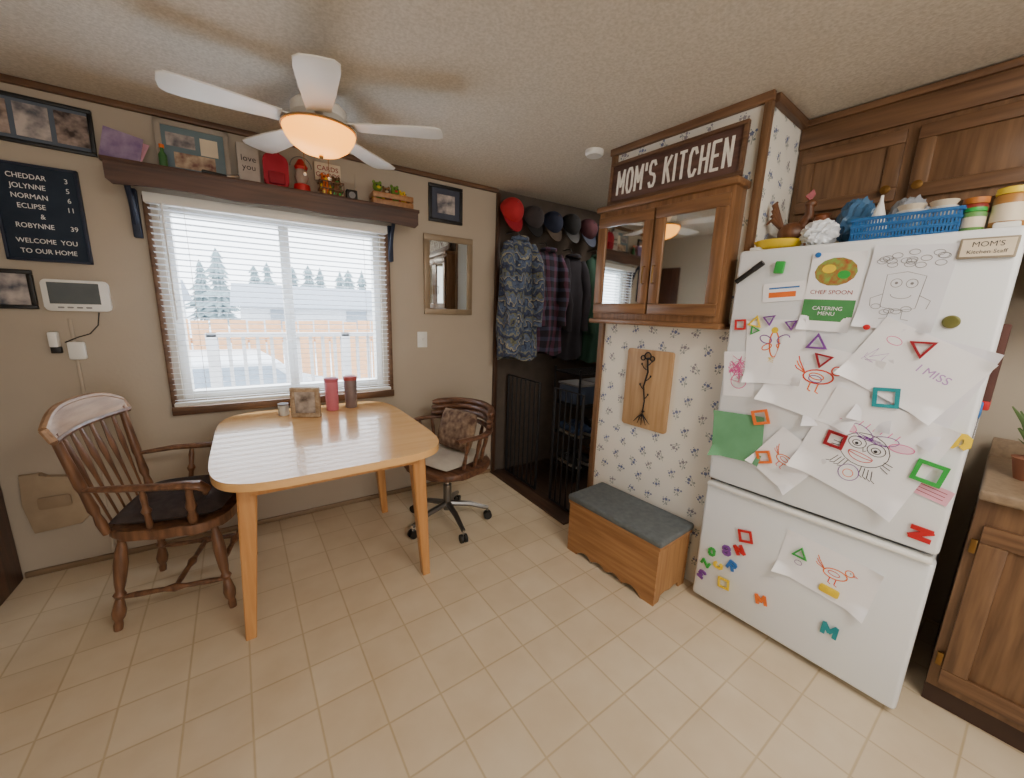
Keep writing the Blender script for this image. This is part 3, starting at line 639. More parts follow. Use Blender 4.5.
def plaid():
    m=bpy.data.materials.new('dark_plaid'); m.use_nodes=True; N=m.node_tree.nodes; L=m.node_tree.links; b=N['Principled BSDF']; b.inputs['Roughness'].default_value=.95
    tc=N.new('ShaderNodeTexCoord'); cs=[]
    for d in ('X','Z'):
        w=N.new('ShaderNodeTexWave'); w.bands_direction=d; w.inputs['Scale'].default_value=4; w.inputs['Distortion'].default_value=2.5; L.new(tc.outputs['Object'],w.inputs['Vector'])
        cr=N.new('ShaderNodeValToRGB'); cr.color_ramp.interpolation='CONSTANT'; e=cr.color_ramp.elements; e[0].color=lin((44,40,50)); e[1].position=.7; e[1].color=lin((112,62,84)) if d=='X' else lin((74,78,106)); L.new(w.outputs[0],cr.inputs[0]); cs.append(cr)
    mx=N.new('ShaderNodeMix'); mx.data_type='RGBA'; mx.inputs[0].default_value=.5; L.new(cs[0].outputs[0],mx.inputs[6]); L.new(cs[1].outputs[0],mx.inputs[7]); L.new(mx.outputs[2],b.inputs['Base Color']); return m
coat(1.665,2.48,1.88,.30,.88,fleece(),'blue and olive patterned fleece jacket on a hook',dep=.105)
coat(1.98,2.54,1.84,.28,.82,plaid(),'dark red and blue plaid flannel jacket on a hook',dep=.09)
coat(2.25,2.55,1.82,.26,.85,mat('black_cloth',(40,38,46),.95),'charcoal winter coat on a hook',dep=.085)
coat(2.52,2.53,1.84,.28,.9,mat('dark_green_cloth',(34,68,54),.9),'dark green rain jacket on a hook',dep=.09)
coat(2.82,2.54,1.84,.27,.9,mat('dark_teal_cloth',(36,58,64),.9),'dark teal jacket on a hook',dep=.08)
def cap(x,z,m,m2,lbl,s=1.,y=2.57):
    o=thing('baseball_cap',lbl,'cap',at(x,y,z,0,radians(62)),group='caps on the wall')
    b=B(); pr=[(.088*s*cos(a),.095*s*sin(a)) for a in [i*pi/2/8 for i in range(9)]]
    b.lathe(pr,m,seg=24,cap=False); b.done('crown',o)
    out=[(.08*s*cos(a),-.08*s*sin(a)) for a in [pi*i/12 for i in range(13)]]
    out2=[(.078*s*cos(a),-.03*s-.135*s*sin(a)) for a in [pi*i/12 for i in range(12,-1,-1)]]
    B().prism(out+out2[1:-1],-.002,.003,m2).done('brim',o)
    B().ball((0,0,.096*s),(.007,.007,.003),m2,seg=8).done('button',o)
caps=[(1.645,2.07,mat('cap_red',(176,34,42),.85),dred,'bright red cap on the wall',1.05),(1.84,2.05,mat('grey_cap',(62,56,58),.9),blkp,'dark grey cap on the wall',1),(2.03,2.04,mat('cap_navy',(34,42,66),.9),mat('brown_brim',(70,56,44),.8),'navy cap with a brown brim on the wall',1),(2.22,2.05,mat('cap_black',(34,36,40),.9),blkp,'black cap on the wall',1),(2.41,2.04,mat('maroon_cap',(70,34,42),.9),navy,'dark maroon cap on the wall',1),(2.60,2.04,mat('slate_cap',(46,58,78),.9),navy,'slate blue cap on the wall',1)]
for c in caps: cap(*c)
def gate(M,W,H,n,lbl):
    o=thing('baby_gate',lbl,'baby gate',M)
    b=B(); b.tube([(0,0,.012),(0,0,H),(0,W,H),(0,W,.012),(0,0,.012)],.011,blk,8); b.done('frame',o)
    for i in range(n):
        y=W*(i+1)/(n+1); B().cyl((0,y,.012),(0,y,H),.006,blk,seg=8).done('bar',o)
gate(at(1.70,2.20,.0),.42,.84,6,'black metal baby gate panel beside the coats')
gate(at(1.70,1.74,.0,radians(0)),.28,.84,4,'black metal baby gate leaf against the partition')
o=thing('storage_rack','black wire storage rack in the hallway','rack',at(2.30,2.30,0))
for z in (.10,.36,.62,.88):
    b=B(); b.tube([(-.25,-.15,z),(.25,-.15,z),(.25,.15,z),(-.25,.15,z),(-.25,-.15,z)],.006,blk,6)
    for i in range(12): b.cyl((-.25,-.15+i*.0273,z),(.25,-.15+i*.0273,z),.0025,blk,seg=6)
    b.done('shelf',o)
for x in (-.25,.25):
    for y in (-.15,.15): B().cyl((x,y,0),(x,y,.92),.009,blk,seg=8).done('post',o)
def shoe(x,y,z,m,sole,lbl,rz=0):
    o=thing('shoe',lbl,'shoe',at(x,y,z,rz),group='shoes on the rack')
    out=[(-.035,-.03),(-.04,.08),(-.033,.17),(-.02,.23),(.01,.25),(.035,.22),(.045,.15),(.035,.07),(.034,-.03),(.0,-.04)]
    B().prism(out,0,.018,sole,M=Matrix.Rotation(pi,4,'Z'),bev=.004).done('sole',o)
    b=B(); b.tube([(0,.02,.075),(0,0,.05),(0,-.07,.05),(0,-.14,.04),(0,-.21,.032)],[.028,.036,.036,.037,.026],m,12,flat=.85); b.done('upper',o)
    b=B()
    for k in range(4): b.cyl((-.02,-.06-.02*k,.083-.006*k),(.02,-.06-.02*k,.083-.006*k),.003,grey,seg=6)
    b.done('laces',o)
sole_=mat('dull_sole',(150,146,140),.8)
shcol=[(mat('shoe_black',(50,50,54),.7),sole_,'black lace-up shoe on the rack'),(mat('shoe_brown',(116,82,58),.7),blkp,'brown lace-up shoe on the rack'),(mat('shoe_blue',(60,84,124),.7),sole_,'blue lace-up shoe on the rack')]
i=0
for z in (.108,.368):
    for x in (2.11,2.23,2.36,2.48):
        c=shcol[(i//2)%3]; shoe(x,2.38,z,c[0],c[1],c[2]); i+=1
for x,m,l in ((2.17,mat('bin_blue',(70,84,110),.6),'blue grey storage bin on the rack'),(2.42,mat('bin_tan',(140,112,82),.7),'tan storage bin on the rack')):
    o=thing('storage_bin',l,'bin',at(x,2.30,.629)); B().box((0,0,.075),(.2,.24,.15),m,bev=.015).done('body',o); B().box((0,0,.158),(.21,.25,.016),grey,bev=.005).done('lid',o)
NR=set(bpy.data.objects)
# ------------------------------------------------------------ bench / toy box
o=thing('storage_bench','orange wood storage bench with grey padded top and scalloped base','bench',at(1.590,1.245,0,0))
sc=[(-.28,.29),(-.28,0),(-.21,0)]
for i in range(25):
    t=i/24; sc.append((-.20+.40*t,.012+.022*abs(sin(t*pi*4))))
sc+=[(.21,0),(.28,0),(.28,.29)]
MX=Matrix(((0,0,-1,0),(-1,0,0,0),(0,1,0,0),(0,0,0,1)))
b=B(); b.prism(sc,.127,.14,pine,M=MX); b.done('front_panel',o)
b=B(); b.prism(sc,-.14,-.127,pine,M=MX); b.done('back_panel',o)
sd=[(-.127,.29),(-.127,0),(-.09,0),(-.08,.03),(-.04,.035),(0,.025),(.04,.035),(.08,.03),(.09,0),(.127,0),(.127,.29)]
for q in (-1,1): B().prism(sd,-.006,.006,pinez,M=Matrix(((1,0,0,0),(0,0,-1,q*.272),(0,1,0,0),(0,0,0,1)))).done('side_panel',o)
B().box((0,0,.30),(.29,.575,.02),pine).done('lid',o)
B().box((0,0,.325),(.30,.585,.035),mat('grey_green_pad',(94,100,102),.9,var=.12,scale=40,bump=.3),bev=.012,seg=3).done('padded_top',o)
# ------------------------------------------------------------ wall cabinet with mirrors
o=thing('mirrored_wall_cabinet','honey oak wall cabinet with two mirrored glass doors','cabinet',RW(1.769,1.29,1.32))
W=.70;H=.57;D_=.105
b=B(); b.box((0,H/2,D_/2),(W,H,D_),honey,bev=.003); b.done('body',o)
B().box((0,H+.008,D_/2+.008),(W+.03,.03,D_+.02),honeyy,bev=.008).done('top_moulding',o); B().box((0,-.008,D_/2+.008),(W+.03,.026,D_+.02),honeyy,bev=.006).done('bottom_moulding',o)
for q in (-1,1):
    cx=q*.172; w=.335; h=.50; cy=H/2
    b=B(); fw_=.052
    for c,s,mm in (((cx,cy+h/2-fw_/2,D_+.010),(w,fw_,.018),honeyy),((cx,cy-h/2+fw_/2,D_+.010),(w,fw_,.018),honeyy),((cx-w/2+fw_/2,cy,D_+.010),(fw_,h-2*fw_,.018),honey),((cx+w/2-fw_/2,cy,D_+.010),(fw_,h-2*fw_,.018),honey)): b.box(c,s,mm,bev=.004)
    dr=b.done('door',o)
    B().box((cx,cy,D_+.006),(w-2*fw_+.004,h-2*fw_+.004,.006),mirror,bev=0).done('mirror_panel',dr,label='mirrored glass panel')
    b=B(); b.tube([(q*.028,cy-.10,D_+.018),(q*.028,cy-.10,D_+.036),(q*.028,cy+.0-.02,D_+.036),(q*.028,cy-.02,D_+.018)],.004,brass,8); b.done('handle',dr,label='small brass pull handle')
o=thing('kitchen_sign','dark brown framed wooden sign with white lettering above the cabinet','sign',RW(1.71,1.28,1.922)@Matrix.Rotation(radians(-3),4,'X'))
sg=wood('sign_board_dark',(68,46,40),(102,72,62),'x',.6)
B().box((0,.106,.008),(.655,.186,.012),sg,bev=.002).done('board',o)
b=B()
for c,s in (((0,.203,.011),(.68,.016,.022)),((0,.009,.011),(.68,.016,.022)),((-.332,.106,.011),(.016,.178,.022)),((.332,.106,.011),(.016,.178,.022))): b.box(c,s,oakx,bev=.002)
b.done('frame',o)
B().block("MOM'S KITCHEN",.125,.0415,.0088,.0125,.0012,mat('white_paint',(236,232,222),.6,var=.08,scale=60),c=(0,.106,.0142)).done('lettering',o)
o=thing('wooden_plaque','light wood cutting board plaque with a black iron branch ornament','plaque',RW(1.7698,1.31,.955,radians(0)))
B().prism(rrect(.27,.43,.012),0,.018,plaqw,bev=.003).done('board',o)
b=B(); b.tube([(0,.17,.03),(.01,.10,.032),(-.008,.02,.03),(.006,-.06,.032),(0,-.13,.03)],[.004,.005,.0045,.004,.004],blk,8)
for (y,s_,l) in ((.13,1,.03),(.11,-1,.028),(.05,1,.030),(.0,-1,.028),(-.05,1,.024)):
    b.tube([(0,y,.031),(s_*l*.6,y+.012,.034),(s_*l,y+.028,.034)],[.003,.003,.002],blk,6); b.ball((s_*l,y+.029,.034),(.005,.007,.004),blk,seg=8)
for (dx,dy) in ((-.05,-.185),(-.025,-.19),(.0,-.195),(.028,-.19),(.05,-.18)):
    b.tube([(0,-.13,.031),(dx*.5,-.155,.034),(dx,dy,.032)],[.0035,.003,.0015],blk,6)
b.ring((0,.185,.03),.018,.0035,blk); b.ring((-.028,.172,.03),.012,.0035,blk); b.ring((.028,.172,.03),.012,.0035,blk)
b.cyl((0,.17,.016),(0,.17,.03),.006,blk,seg=8); b.cyl((0,-.12,.016),(0,-.12,.03),.006,blk,seg=8)
b.done('iron_ornament',o,label='black iron branch ornament')
# ------------------------------------------------------------ fridge
FX=1.665
o=thing('refrigerator','white bottom-freezer refrigerator covered with magnets and drawings','refrigerator',at(FX,.53,0))
B().box((.40,0,.822),(.62,.71,1.578),fridges,bev=.008).done('body',o,label='grey-white cabinet side')
B().box((.035,0,1.125),(.07,.725,.99),whitew,bev=.014,seg=3).done('fridge_door',o)
dr=B().box((.035,0,.314),(.07,.725,.572),whitew,bev=.014,seg=3).done('freezer_drawer',o)
B().box((.010,0,.609),(.05,.71,.016),white,bev=.006).done('handle',dr)
B().box((.07,0,.615),(.03,.70,.03),grey,bev=0).done('door_gasket',o)
B().box((.10,0,.022),(.05,.68,.03),grey,bev=.004).done('kick_grille',o)
B().box((.06,-.32,1.628),(.08,.05,.016),white,bev=.005).done('hinge_cover',o)
B().box((.06,.32,1.628),(.05,.04,.014),white,bev=.005).done('hinge_cover',o)
for x in (.15,.65):
    for y in (-.3,.3): B().cyl((x,y,0),(x,y,.035),.02,blkp).done('foot',o)
def sheet(name,label,cat,y,z,w,h,rot,draw=None,m=paper,lvl=1,curl=.0):
    b=B(); n0=.0014*lvl
    def fn(u,v):
        du=max(0,abs(u-.5)-.32)/.18; dv=max(0,.20-v)/.20; du2=max(0,abs(u-.5)-.38)/.12; dv2=max(0,v-.88)/.12
        return ((u-.5)*w,(v-.5)*h,n0+curl*(du*dv*.04+dv*dv*.005+du2*dv2*.010))
    b.grid(fn,20,20,m)
    if draw: draw(b,n0+.0004)
    return b.done(name,M=RW(FX-.0005,y,z,rot),label=label,cat=cat)
def birdie(b,n,cx,cy,s,m,m2):
    b.ell(cx,cy,.5*s,.28*s,.06*s,n,m,rot=.2); b.ell(cx+.5*s,cy+.42*s,.17*s,.17*s,.05*s,n,m); b.stroke([(cx+.66*s,cy+.45*s),(cx+.85*s,cy+.4*s),(cx+.66*s,cy+.36*s)],.05*s,n,m2)
    b.disc(cx+.53*s,cy+.46*s,.03*s,.03*s,n,ink)
    for q in (-.15,.12): b.stroke([(cx+q*s,cy-.28*s),(cx+q*s,cy-.6*s),(cx+(q+.12)*s,cy-.64*s)],.05*s,n,m2)
    for k in range(3): b.stroke([(cx-.45*s,cy+.0),(cx-.8*s,cy+(.1+.16*k)*s),(cx-.9*s,cy+(.2+.2*k)*s)],.045*s,n,(m,m2,m)[k])
    b.ell(cx-.05*s,cy,.25*s,.12*s,.04*s,n,m2)
def scrib(b,n,cx,cy,w,h,m,k=22,wd=.002):
    b.stroke([(cx+random.uniform(-w,w)/2,cy+random.uniform(-h,h)/2) for i in range(k)],wd,n,m)
def facedraw(b,n):
    w=.0024
    b.ell(0,.0,.066,.058,w,n,ink)
    for q in (-1,1):
        b.ell(q*.027,.016,.024,.02,w,n,ink); b.ell(q*.027,.014,.012,.010,w,n,ink); b.disc(q*.027,.012,.005,.005,n,ink); b.ell(q*.03,.055,.035,.016,w,n,purple,rot=q*.4)
        b.disc(q*.075,.055,.03,.014,n,mat('pale_pink_ink',(236,200,218),.7),rot=q*.3); b.ell(q*.075,.055,.03,.014,w,n+.0002,pink,rot=q*.3)
        for k in range(4): b.stroke([(q*(.02+.01*k),-.055),(q*(.025+.012*k),-.085),(q*(.037+.012*k),-.09)],w,n,ink)
        for k in range(3): b.stroke([(q*.06,-.01-.01*k),(q*.085,-.012-.014*k)],w,n,ink)
    b.ell(0,-.02,.034,.022,w,n,red,pi,2*pi); b.ell(0,-.02,.034,.006,w,n,red); b.stroke([(-.005,.005),(0,-.006),(.006,0)],w,n,ink)
    b.ell(0,-.095,.028,.03,w,n,purple); b.ell(0,-.098,.014,.014,w,n,orange); scrib(b,n+.0002,0,.04,.09,.014,purple,20,.0014)
    for k in range(6): b.stroke([(-.05+.02*k,.07),(-.045+.02*k,.09)],w,n,pink)
ps=mat('paper_shade',(234,234,242),.8,var=.02)
sheet('child_drawing','blank white paper sheet on the fridge behind other drawings','drawing',.30,1.15,.22,.32,radians(-16),None,ps,1,.8)
sheet('child_drawing','white paper with faint pencil marks among the drawings','drawing',.47,1.10,.24,.24,radians(8),lambda b,n:scrib(b,n,0,-.04,.12,.08,lilac,16,.0015),ps,2,.8)
sheet('paper_flyer','restaurant flyer with food photo and green base','flyer',.565,1.45,.15,.27,radians(-2),lambda b,n:(b.poly([(-.074,-.10),(.074,-.10),(.074,-.025),(-.074,-.025)],n,mat('flyer_green',(70,140,80),.6)),b.disc(0,.07,.06,.048,n,mat('food_print',(170,70,44),.5,col2=(130,170,80),scale=60)),b.disc(-.02,.08,.02,.015,n+.0003,yellow),b.disc(.025,.06,.018,.014,n+.0003,green),b.text('CHEF SPOON',.020,(0,0,n+.0003),dred,ext=.0001),b.text('CATERING\nMENU',.018,(0,-.065,n+.001),paper,ext=.0001)),paper,3,.5)
def colpage(b,n):
    w=.0016
    b.stroke([(-.04,-.06),(-.045,.04),(.0,.05),(.045,.038),(.042,-.06),(0,-.07)],w,n,grey,True)
    for q in (-1,1): b.ell(q*.018,.015,.013,.013,w,n,grey); b.disc(q*.018,.015,.004,.004,n,grey); b.stroke([(q*.042,-.02),(q*.07,-.035),(q*.066,-.06)],w,n,grey); b.stroke([(q*.015,-.066),(q*.017,-.095),(q*.035,-.098)],w,n,grey)
    b.ell(0,-.02,.024,.012,w,n,grey,pi,2*pi)
    for k in range(22): b.ell(random.uniform(-.075,.075),random.choice((-.07,.08,.1,.09))+random.uniform(-.01,.01),.012,.008,w,n,grey)
sheet('colouring_page','colouring page with grey line drawing on the fridge','colouring page',.385,1.46,.19,.26,radians(-4),colpage,mat('paper_cool',(228,230,238),.7,var=.015),3,.5)
sheet('calendar_strip','small paper with orange and blue printed lines','note',.71,1.455,.14,.07,radians(4),lambda b,n:(b.poly([(-.05,-.02),(.04,-.02),(.04,.0),(-.05,.0)],n,orange),b.poly([(-.05,.012),(.05,.012),(.05,.018),(-.05,.018)],n,blue)),paper,2)
sheet('child_drawing','child drawing in scribbled pink marker','drawing',.825,1.12,.12,.19,radians(6),lambda b,n:(scrib(b,n,0,.02,.09,.12,pink,44,.0026),b.ell(0,-.03,.03,.03,.003,n,pink),scrib(b,n+.0002,-.01,.03,.06,.06,pink,24,.002)),paper,1)
sheet('child_drawing','child drawing of an orange and purple winged creature','drawing',.710,1.225,.20,.25,radians(5),lambda b,n:(b.ell(0,.03,.016,.05,.005,n,orange),b.ell(-.03,.05,.022,.014,.004,n,purple,rot=-.5),b.ell(.03,.05,.022,.014,.004,n,purple,rot=.5),b.ell(-.025,.02,.018,.01,.004,n,orange,rot=.5),b.ell(.025,.02,.018,.01,.004,n,orange,rot=-.5),scrib(b,n,.0,-.03,.04,.03,yellow,12),b.disc(0,.085,.012,.012,n,yellow)),paper,3,.7)
sheet('child_drawing','child drawing of an orange bird on white paper','drawing',.56,1.13,.31,.26,radians(-12),lambda b,n:(birdie(b,n,0,.02,.09,redink,orange),b.ell(-.005,.01,.02,.012,.003,n,purple)),paper,4,.9)
sheet('child_letter','child letter with faint purple handwriting','drawing',.33,1.21,.28,.22,radians(-27),lambda b,n:(b.text('I MISS',.034,(.055,.015,n+.0004),lilac,ext=.0001),scrib(b,n,-.09,-.01,.05,.06,lilac,12,.0015),b.ell(-.08,.055,.02,.012,.002,n,pink)),paper,5,.9)
sheet('child_drawing','large child drawing of a smiling face with glasses','drawing',.39,.92,.32,.34,radians(-17),facedraw,paper,6,.9)
sheet('green_paper','plain green construction paper on the fridge','paper',.795,.855,.20,.20,radians(4),None,mat('green_craft_paper',(104,164,120),.8),4,.9)
sheet('child_drawing','child drawing of a small orange creature tilted on the fridge','drawing',.61,.81,.18,.20,radians(-32),lambda b,n:(birdie(b,n,0,.0,.06,orange,redink),scrib(b,n,.03,.03,.03,.02,purple,10)),paper,5,.7)
sheet('child_drawing','child drawing of an orange bird on the freezer drawer','drawing',.425,.425,.29,.19,radians(-7),lambda b,n:(birdie(b,n,.03,.01,.07,orange,redink),b.ell(-.08,-.02,.012,.009,.002,n,purple)),paper,1,.8)
sheet('pink_note','small pink note paper hanging at the fridge edge','note',.215,.835,.085,.05,radians(-14),lambda b,n:[b.stroke([(-.035,.012-.012*k),(.03,.012-.012*k)],.002,n,dred) for k in range(3)],lpink,2)
o=B(); o.box((0,0,.005),(.108,.056,.010),mat('sign_grey_wood',(150,138,118),.7),bev=.002); o.box((0,0,.0105),(.098,.046,.001),cream,bev=0); o.text("MOM'S",.020,(0,.009,.0115),ink,ext=.0001); o.text('Kitchen Staff',.0145,(0,-.011,.0115),ink,ext=.0001)
o.done('magnet_sign',M=RW(FX-.0005,.232,1.566,radians(-1)),label='small cream sign magnet with black lettering',cat='magnet')
def mag_poly(k,y,z,s,m,rot,lvl,lbl):
    b=B(); pts=[(s*cos(2*pi*i/k+pi/k),s*sin(2*pi*i/k+pi/k)) for i in range(k)]
    t=bmesh.new(); o1=[];o2=[];i1=[];i2=[]
    for p in pts:
        o1.append(t.verts.new((p[0],p[1],0)));o2.append(t.verts.new((p[0],p[1],.006)));i1.append(t.verts.new((p[0]*.66,p[1]*.66,0)));i2.append(t.verts.new((p[0]*.66,p[1]*.66,.006)))
    for i in range(k):
        j=(i+1)%k
        for f in ((o1[i],o1[j],o2[j],o2[i]),(i1[i],i1[j],i2[j],i2[i]),(o2[i],o2[j],i2[j],i2[i]),(o1[i],o1[j],i1[j],i1[i])): t.faces.new(f)
    b.merge(t,m); return b.done('shape_magnet',M=RW(FX-.001-.0014*lvl,y,z,radians(rot)),label=lbl,cat='magnet')
SQ=4;TR=3
for k,y,z,s,m,r,l in ((SQ,.845,1.325,.03,red,5,'red'),(TR,.79,1.335,.03,yellow,20,'yellow'),(TR,.74,1.35,.026,purple,-20,'purple'),(TR,.665,1.335,.024,purple,100,'purple'),
    (TR,.575,1.27,.038,purple,30,'purple'),(TR,.55,1.215,.034,dred,80,'dark red'),(TR,.31,1.28,.036,dred,90,'dark red'),(SQ,.365,1.11,.046,teal,5,'teal'),(SQ,.47,.935,.040,dred,-10,'dark red'),
    (SQ,.715,.96,.042,orange,20,'orange'),(SQ,.68,.80,.036,orange,20,'yellow-orange'),(SQ,.23,.895,.050,green,-10,'green'),(SQ,.70,.43,.038,red,15,'red'),(TR,.505,.455,.03,green,25,'green'),(SQ,.755,.165,.034,yellow,5,'yellow'),(TR,.79,1.305,.022,green,60,'green')):
    mag_poly(k,y,z,s,m,r,7 if z>.6 and y<.78 else 3,'%s %s outline magnet'%(l,'square' if k==4 else 'triangle'))
def mag_text(ch,y,z,s,m,rot,lbl):
    b=B(); b.block(ch,s*.80,s*.62,0,s*.2,.006,m); b.done('letter_magnet',M=RW(FX-.002,y,z,radians(rot)),label=lbl,cat='magnet',group='letter magnets')
for ch,y,z,s,m,r,l in (('N',.715,.355,.062,red,30,'red letter magnet on the freezer drawer'),('8',.765,.325,.06,purple,10,'purple number magnet on the freezer drawer'),('R',.735,.265,.06,blue,-20,'blue letter magnet on the freezer drawer'),('O',.825,.285,.052,green,0,'green letter magnet on the freezer drawer'),
    ('3',.855,.15,.055,purple,160,'purple number magnet on the freezer drawer'),('C',.79,.235,.052,yellow,90,'yellow letter magnet on the freezer drawer'),('M',.605,.18,.058,orange,15,'orange letter magnet on the freezer drawer'),('M',.375,.205,.068,teal,-3,'teal letter magnet on the freezer drawer'),('N',.215,.69,.074,red,87,'red letter magnet on the fridge door'),
    ('S',.195,1.01,.08,yellow,90,'yellow letter magnet on the fridge door'),('Z',.845,.215,.052,green,70,'green letter magnet on the freezer drawer')):
    mag_text(ch,y,z,s,m,r,l)
B().prism(rrect(.06,.03,.006),0,.006,yellow,bev=.002).done('clip_magnet',M=RW(FX-.0035,.40,.36,radians(-5)),label='flat yellow rectangular magnet on the freezer drawer',cat='magnet')
B().lathe([(0,0),(.019,0),(.019,.004),(.015,.008),(0,.009)],mat('olive_magnet',(120,120,66),.4,.4)).done('round_magnet',M=RW(FX-.0015,.265,1.36),label='round olive magnet on the fridge door',cat='magnet')
B().box((0,0,.008),(.032,.045,.016),green,bev=.004).done('clip_magnet',M=RW(FX-.001,.735,1.545,radians(-5)),label='green clip magnet holding papers on the fridge',cat='magnet')
o=thing('marker_pen','black marker pen stuck diagonally to the fridge door','marker',RW(FX-.012,.84,1.53,radians(38)))
B().cyl((-.055,0,0),(.02,0,0),.010,blkp).done('barrel',o); B().cyl((.02,0,0),(.06,0,0),.011,mat('pen_cap',(36,36,40),.4)).done('cap',o)
for (y,z,m,l) in ((.45,1.335,red,'red'),(.62,1.58,blue,'blue')):
    B().lathe([(0,0),(.009,0),(.009,.005),(0,.007)],m,seg=14).done('round_magnet',M=RW(FX-.0065,y,z),label='tiny %s round magnet holding paper'%l,cat='magnet')
# ------------------------------------------------------------ fridge top clutter
TZ=1.6225
def top(x,y,rz=0,dz=0,s=1): return at(x-.035,y,TZ+dz,rz)@Matrix.Scale(s,4)
o=thing('yellow_tray','yellow plastic tray on top of the fridge','tray',top(1.80,.79)) 
B().lathe([(0,.004),(.055,.004),(.07,.012),(.085,.035),(.08,.036),(.066,.016),(.05,.009),(0,.009)],yellow).done('tray',o)
o=thing('rooster_figurine','dark brown carved rooster figurine on top of the fridge','figurine',top(1.96,.80,radians(30)))
rb=wood('dark_brown_carved',(84,50,32),(128,84,54),'z')
b=B(); b.ball((0,0,.09),(.035,.055,.045),rb); b.tube([(0,-.03,.11),(0,-.05,.16),(0,-.045,.20)],[.028,.018,.014],rb); b.done('body',o)
B().ball((0,-.05,.205),(.016,.022,.017),rb).done('head',o); B().prism([(0,0),(.02,.02),(.01,.03),(-.005,.045),(-.015,.025)],-.004,.004,dred,M=at(0,-.045,.215,pi/2,pi/2)).done('comb',o)
b=B()
for k in range(4): b.tube([(0,.04,.11),(0,.08,.15+.02*k),(0,.10-.01*k,.13+.03*k)],[.01,.012,.004],rb,8)
b.done('tail',o); B().lathe([(.035,0),(.035,.012),(.012,.02),(.01,.06)],rb).done('base',o)
o=thing('clay_jug','small brown jug on top of the fridge','jug',top(1.95,.70,0,0,1.4))
B().lathe([(.025,0),(.035,.02),(.038,.05),(.02,.085),(.018,.10),(.022,.105)],mat('jug_brown',(130,76,46),.4)).done('body',o); B().tube([(0,-.02,.09),(0,-.05,.08),(0,-.036,.04)],.005,rb,8).done('handle',o)
def bag(x,y,rx,ry,rz_,m,lbl,nm='plastic_bag'):
    b=B(); t=bmesh.new(); bmesh.ops.create_icosphere(t,subdivisions=4,radius=1)
    for v in t.verts:
        p=v.co; f=1+.12*sin(7*p.x+3*p.y)+.09*sin(11*p.z+5*p.x)+.07*sin(17*p.y+9*p.z)+.05*sin(23*p.x-19*p.z); v.co=V((p.x*rx*f,p.y*ry*f,max(-.85,p.z)*rz_*f))
    mn=min(v.co.z for v in t.verts)
    for v in t.verts: v.co.z-=mn
    b.merge(t,m); return b.done(nm,M=top(x,y),label=lbl,cat='bag',ang=25)
bag(1.79,.655,.045,.055,.045,mat('white_bag',(225,230,236),.35),'crumpled white plastic bag on top of the fridge')
bag(1.92,.585,.05,.055,.085,mat('blue_bag',(56,100,140),.4),'blue plastic bag on top of the fridge')
bag(2.02,.46,.05,.055,.085,mat('silver_bag',(150,156,166),.3),'silver grey plastic bag on top of the fridge')
o=thing('plastic_basket','blue perforated plastic basket on top of the fridge','basket',top(1.83,.43))
bb=mat('blue_basket',(40,100,160),.4); b=B()
for z in (.006,.028,.05,.072): 
    b.tube([(-.07*(1+z),-.12*(1+z),z),(.07*(1+z),-.12*(1+z),z),(.07*(1+z),.12*(1+z),z),(-.07*(1+z),.12*(1+z),z),(-.07*(1+z),-.12*(1+z),z)],.006,bb,6)
for i in range(31):
    y=-.12+.24*i/30
    for x in (-.07,.07): b.box((x*1.04,y,.038),(.004,.005,.07),bb,bev=0)
for i in range(17):
    x=-.07+.14*i/16
    for y in (-.122,.122): b.box((x,y*1.03,.038),(.005,.004,.07),bb,bev=0)
b.box((0,0,.004),(.14,.24,.005),bb,bev=0); b.done('basket_body',o)
o=thing('white_funnel','white plastic cone standing in the basket','funnel',top(1.83,.505,0,.008)); B().lathe([(.036,0),(.034,.03),(.006,.13),(.004,.15)],white,cap=True).done('cone',o); B().ring((0,0,.012),.038,.004,white).done('rim',o)
for i,(y,r) in enumerate(((.425,.036),(.352,.034))):
    for k in range(5):
        B().lathe([(r*.5,0),(r,.03),(r*.97,.031),(r*.48,.004),(0,.004)],(cream,white)[k%2]).done('small_bowl',M=top(1.83,y,0,.0085+k*.018),label='cream bowl stacked in the blue basket',cat='bowl',group='stacked bowls in the basket')
def jar(x,y,r,h,m,lid,lbl,dz=0):
    o=thing('jar',lbl,'jar',top(x,y,0,dz)); B().lathe([(r*.92,0),(r,.006),(r,h*.78),(r*.85,h*.85)],m).done('jar_body',o); B().lathe([(r*.95,h*.85),(r*.97,h*.87),(r*.95,h),(0,h)],lid).done('lid',o)
    B().lathe([(r*1.01,h*.2),(r*1.01,h*.62)],cream,cap=False).done('paper_label',o)
jar(1.80,.215,.034,.115,mat('peanut',(170,120,60),.4),yellow,'jar with a yellow lid on top of the fridge')
jar(1.79,.28,.026,.07,mat('green_jar',(100,150,80),.4),green,'small jar with a green lid on top of the fridge')
jar(1.90,.29,.03,.12,mat('red_jar',(150,56,46),.4),mat('orange_lid',(206,126,56),.5),'jar with an orange lid on top of the fridge')
jar(1.90,.22,.028,.10,cream,white,'cream jar with a white lid on top of the fridge')
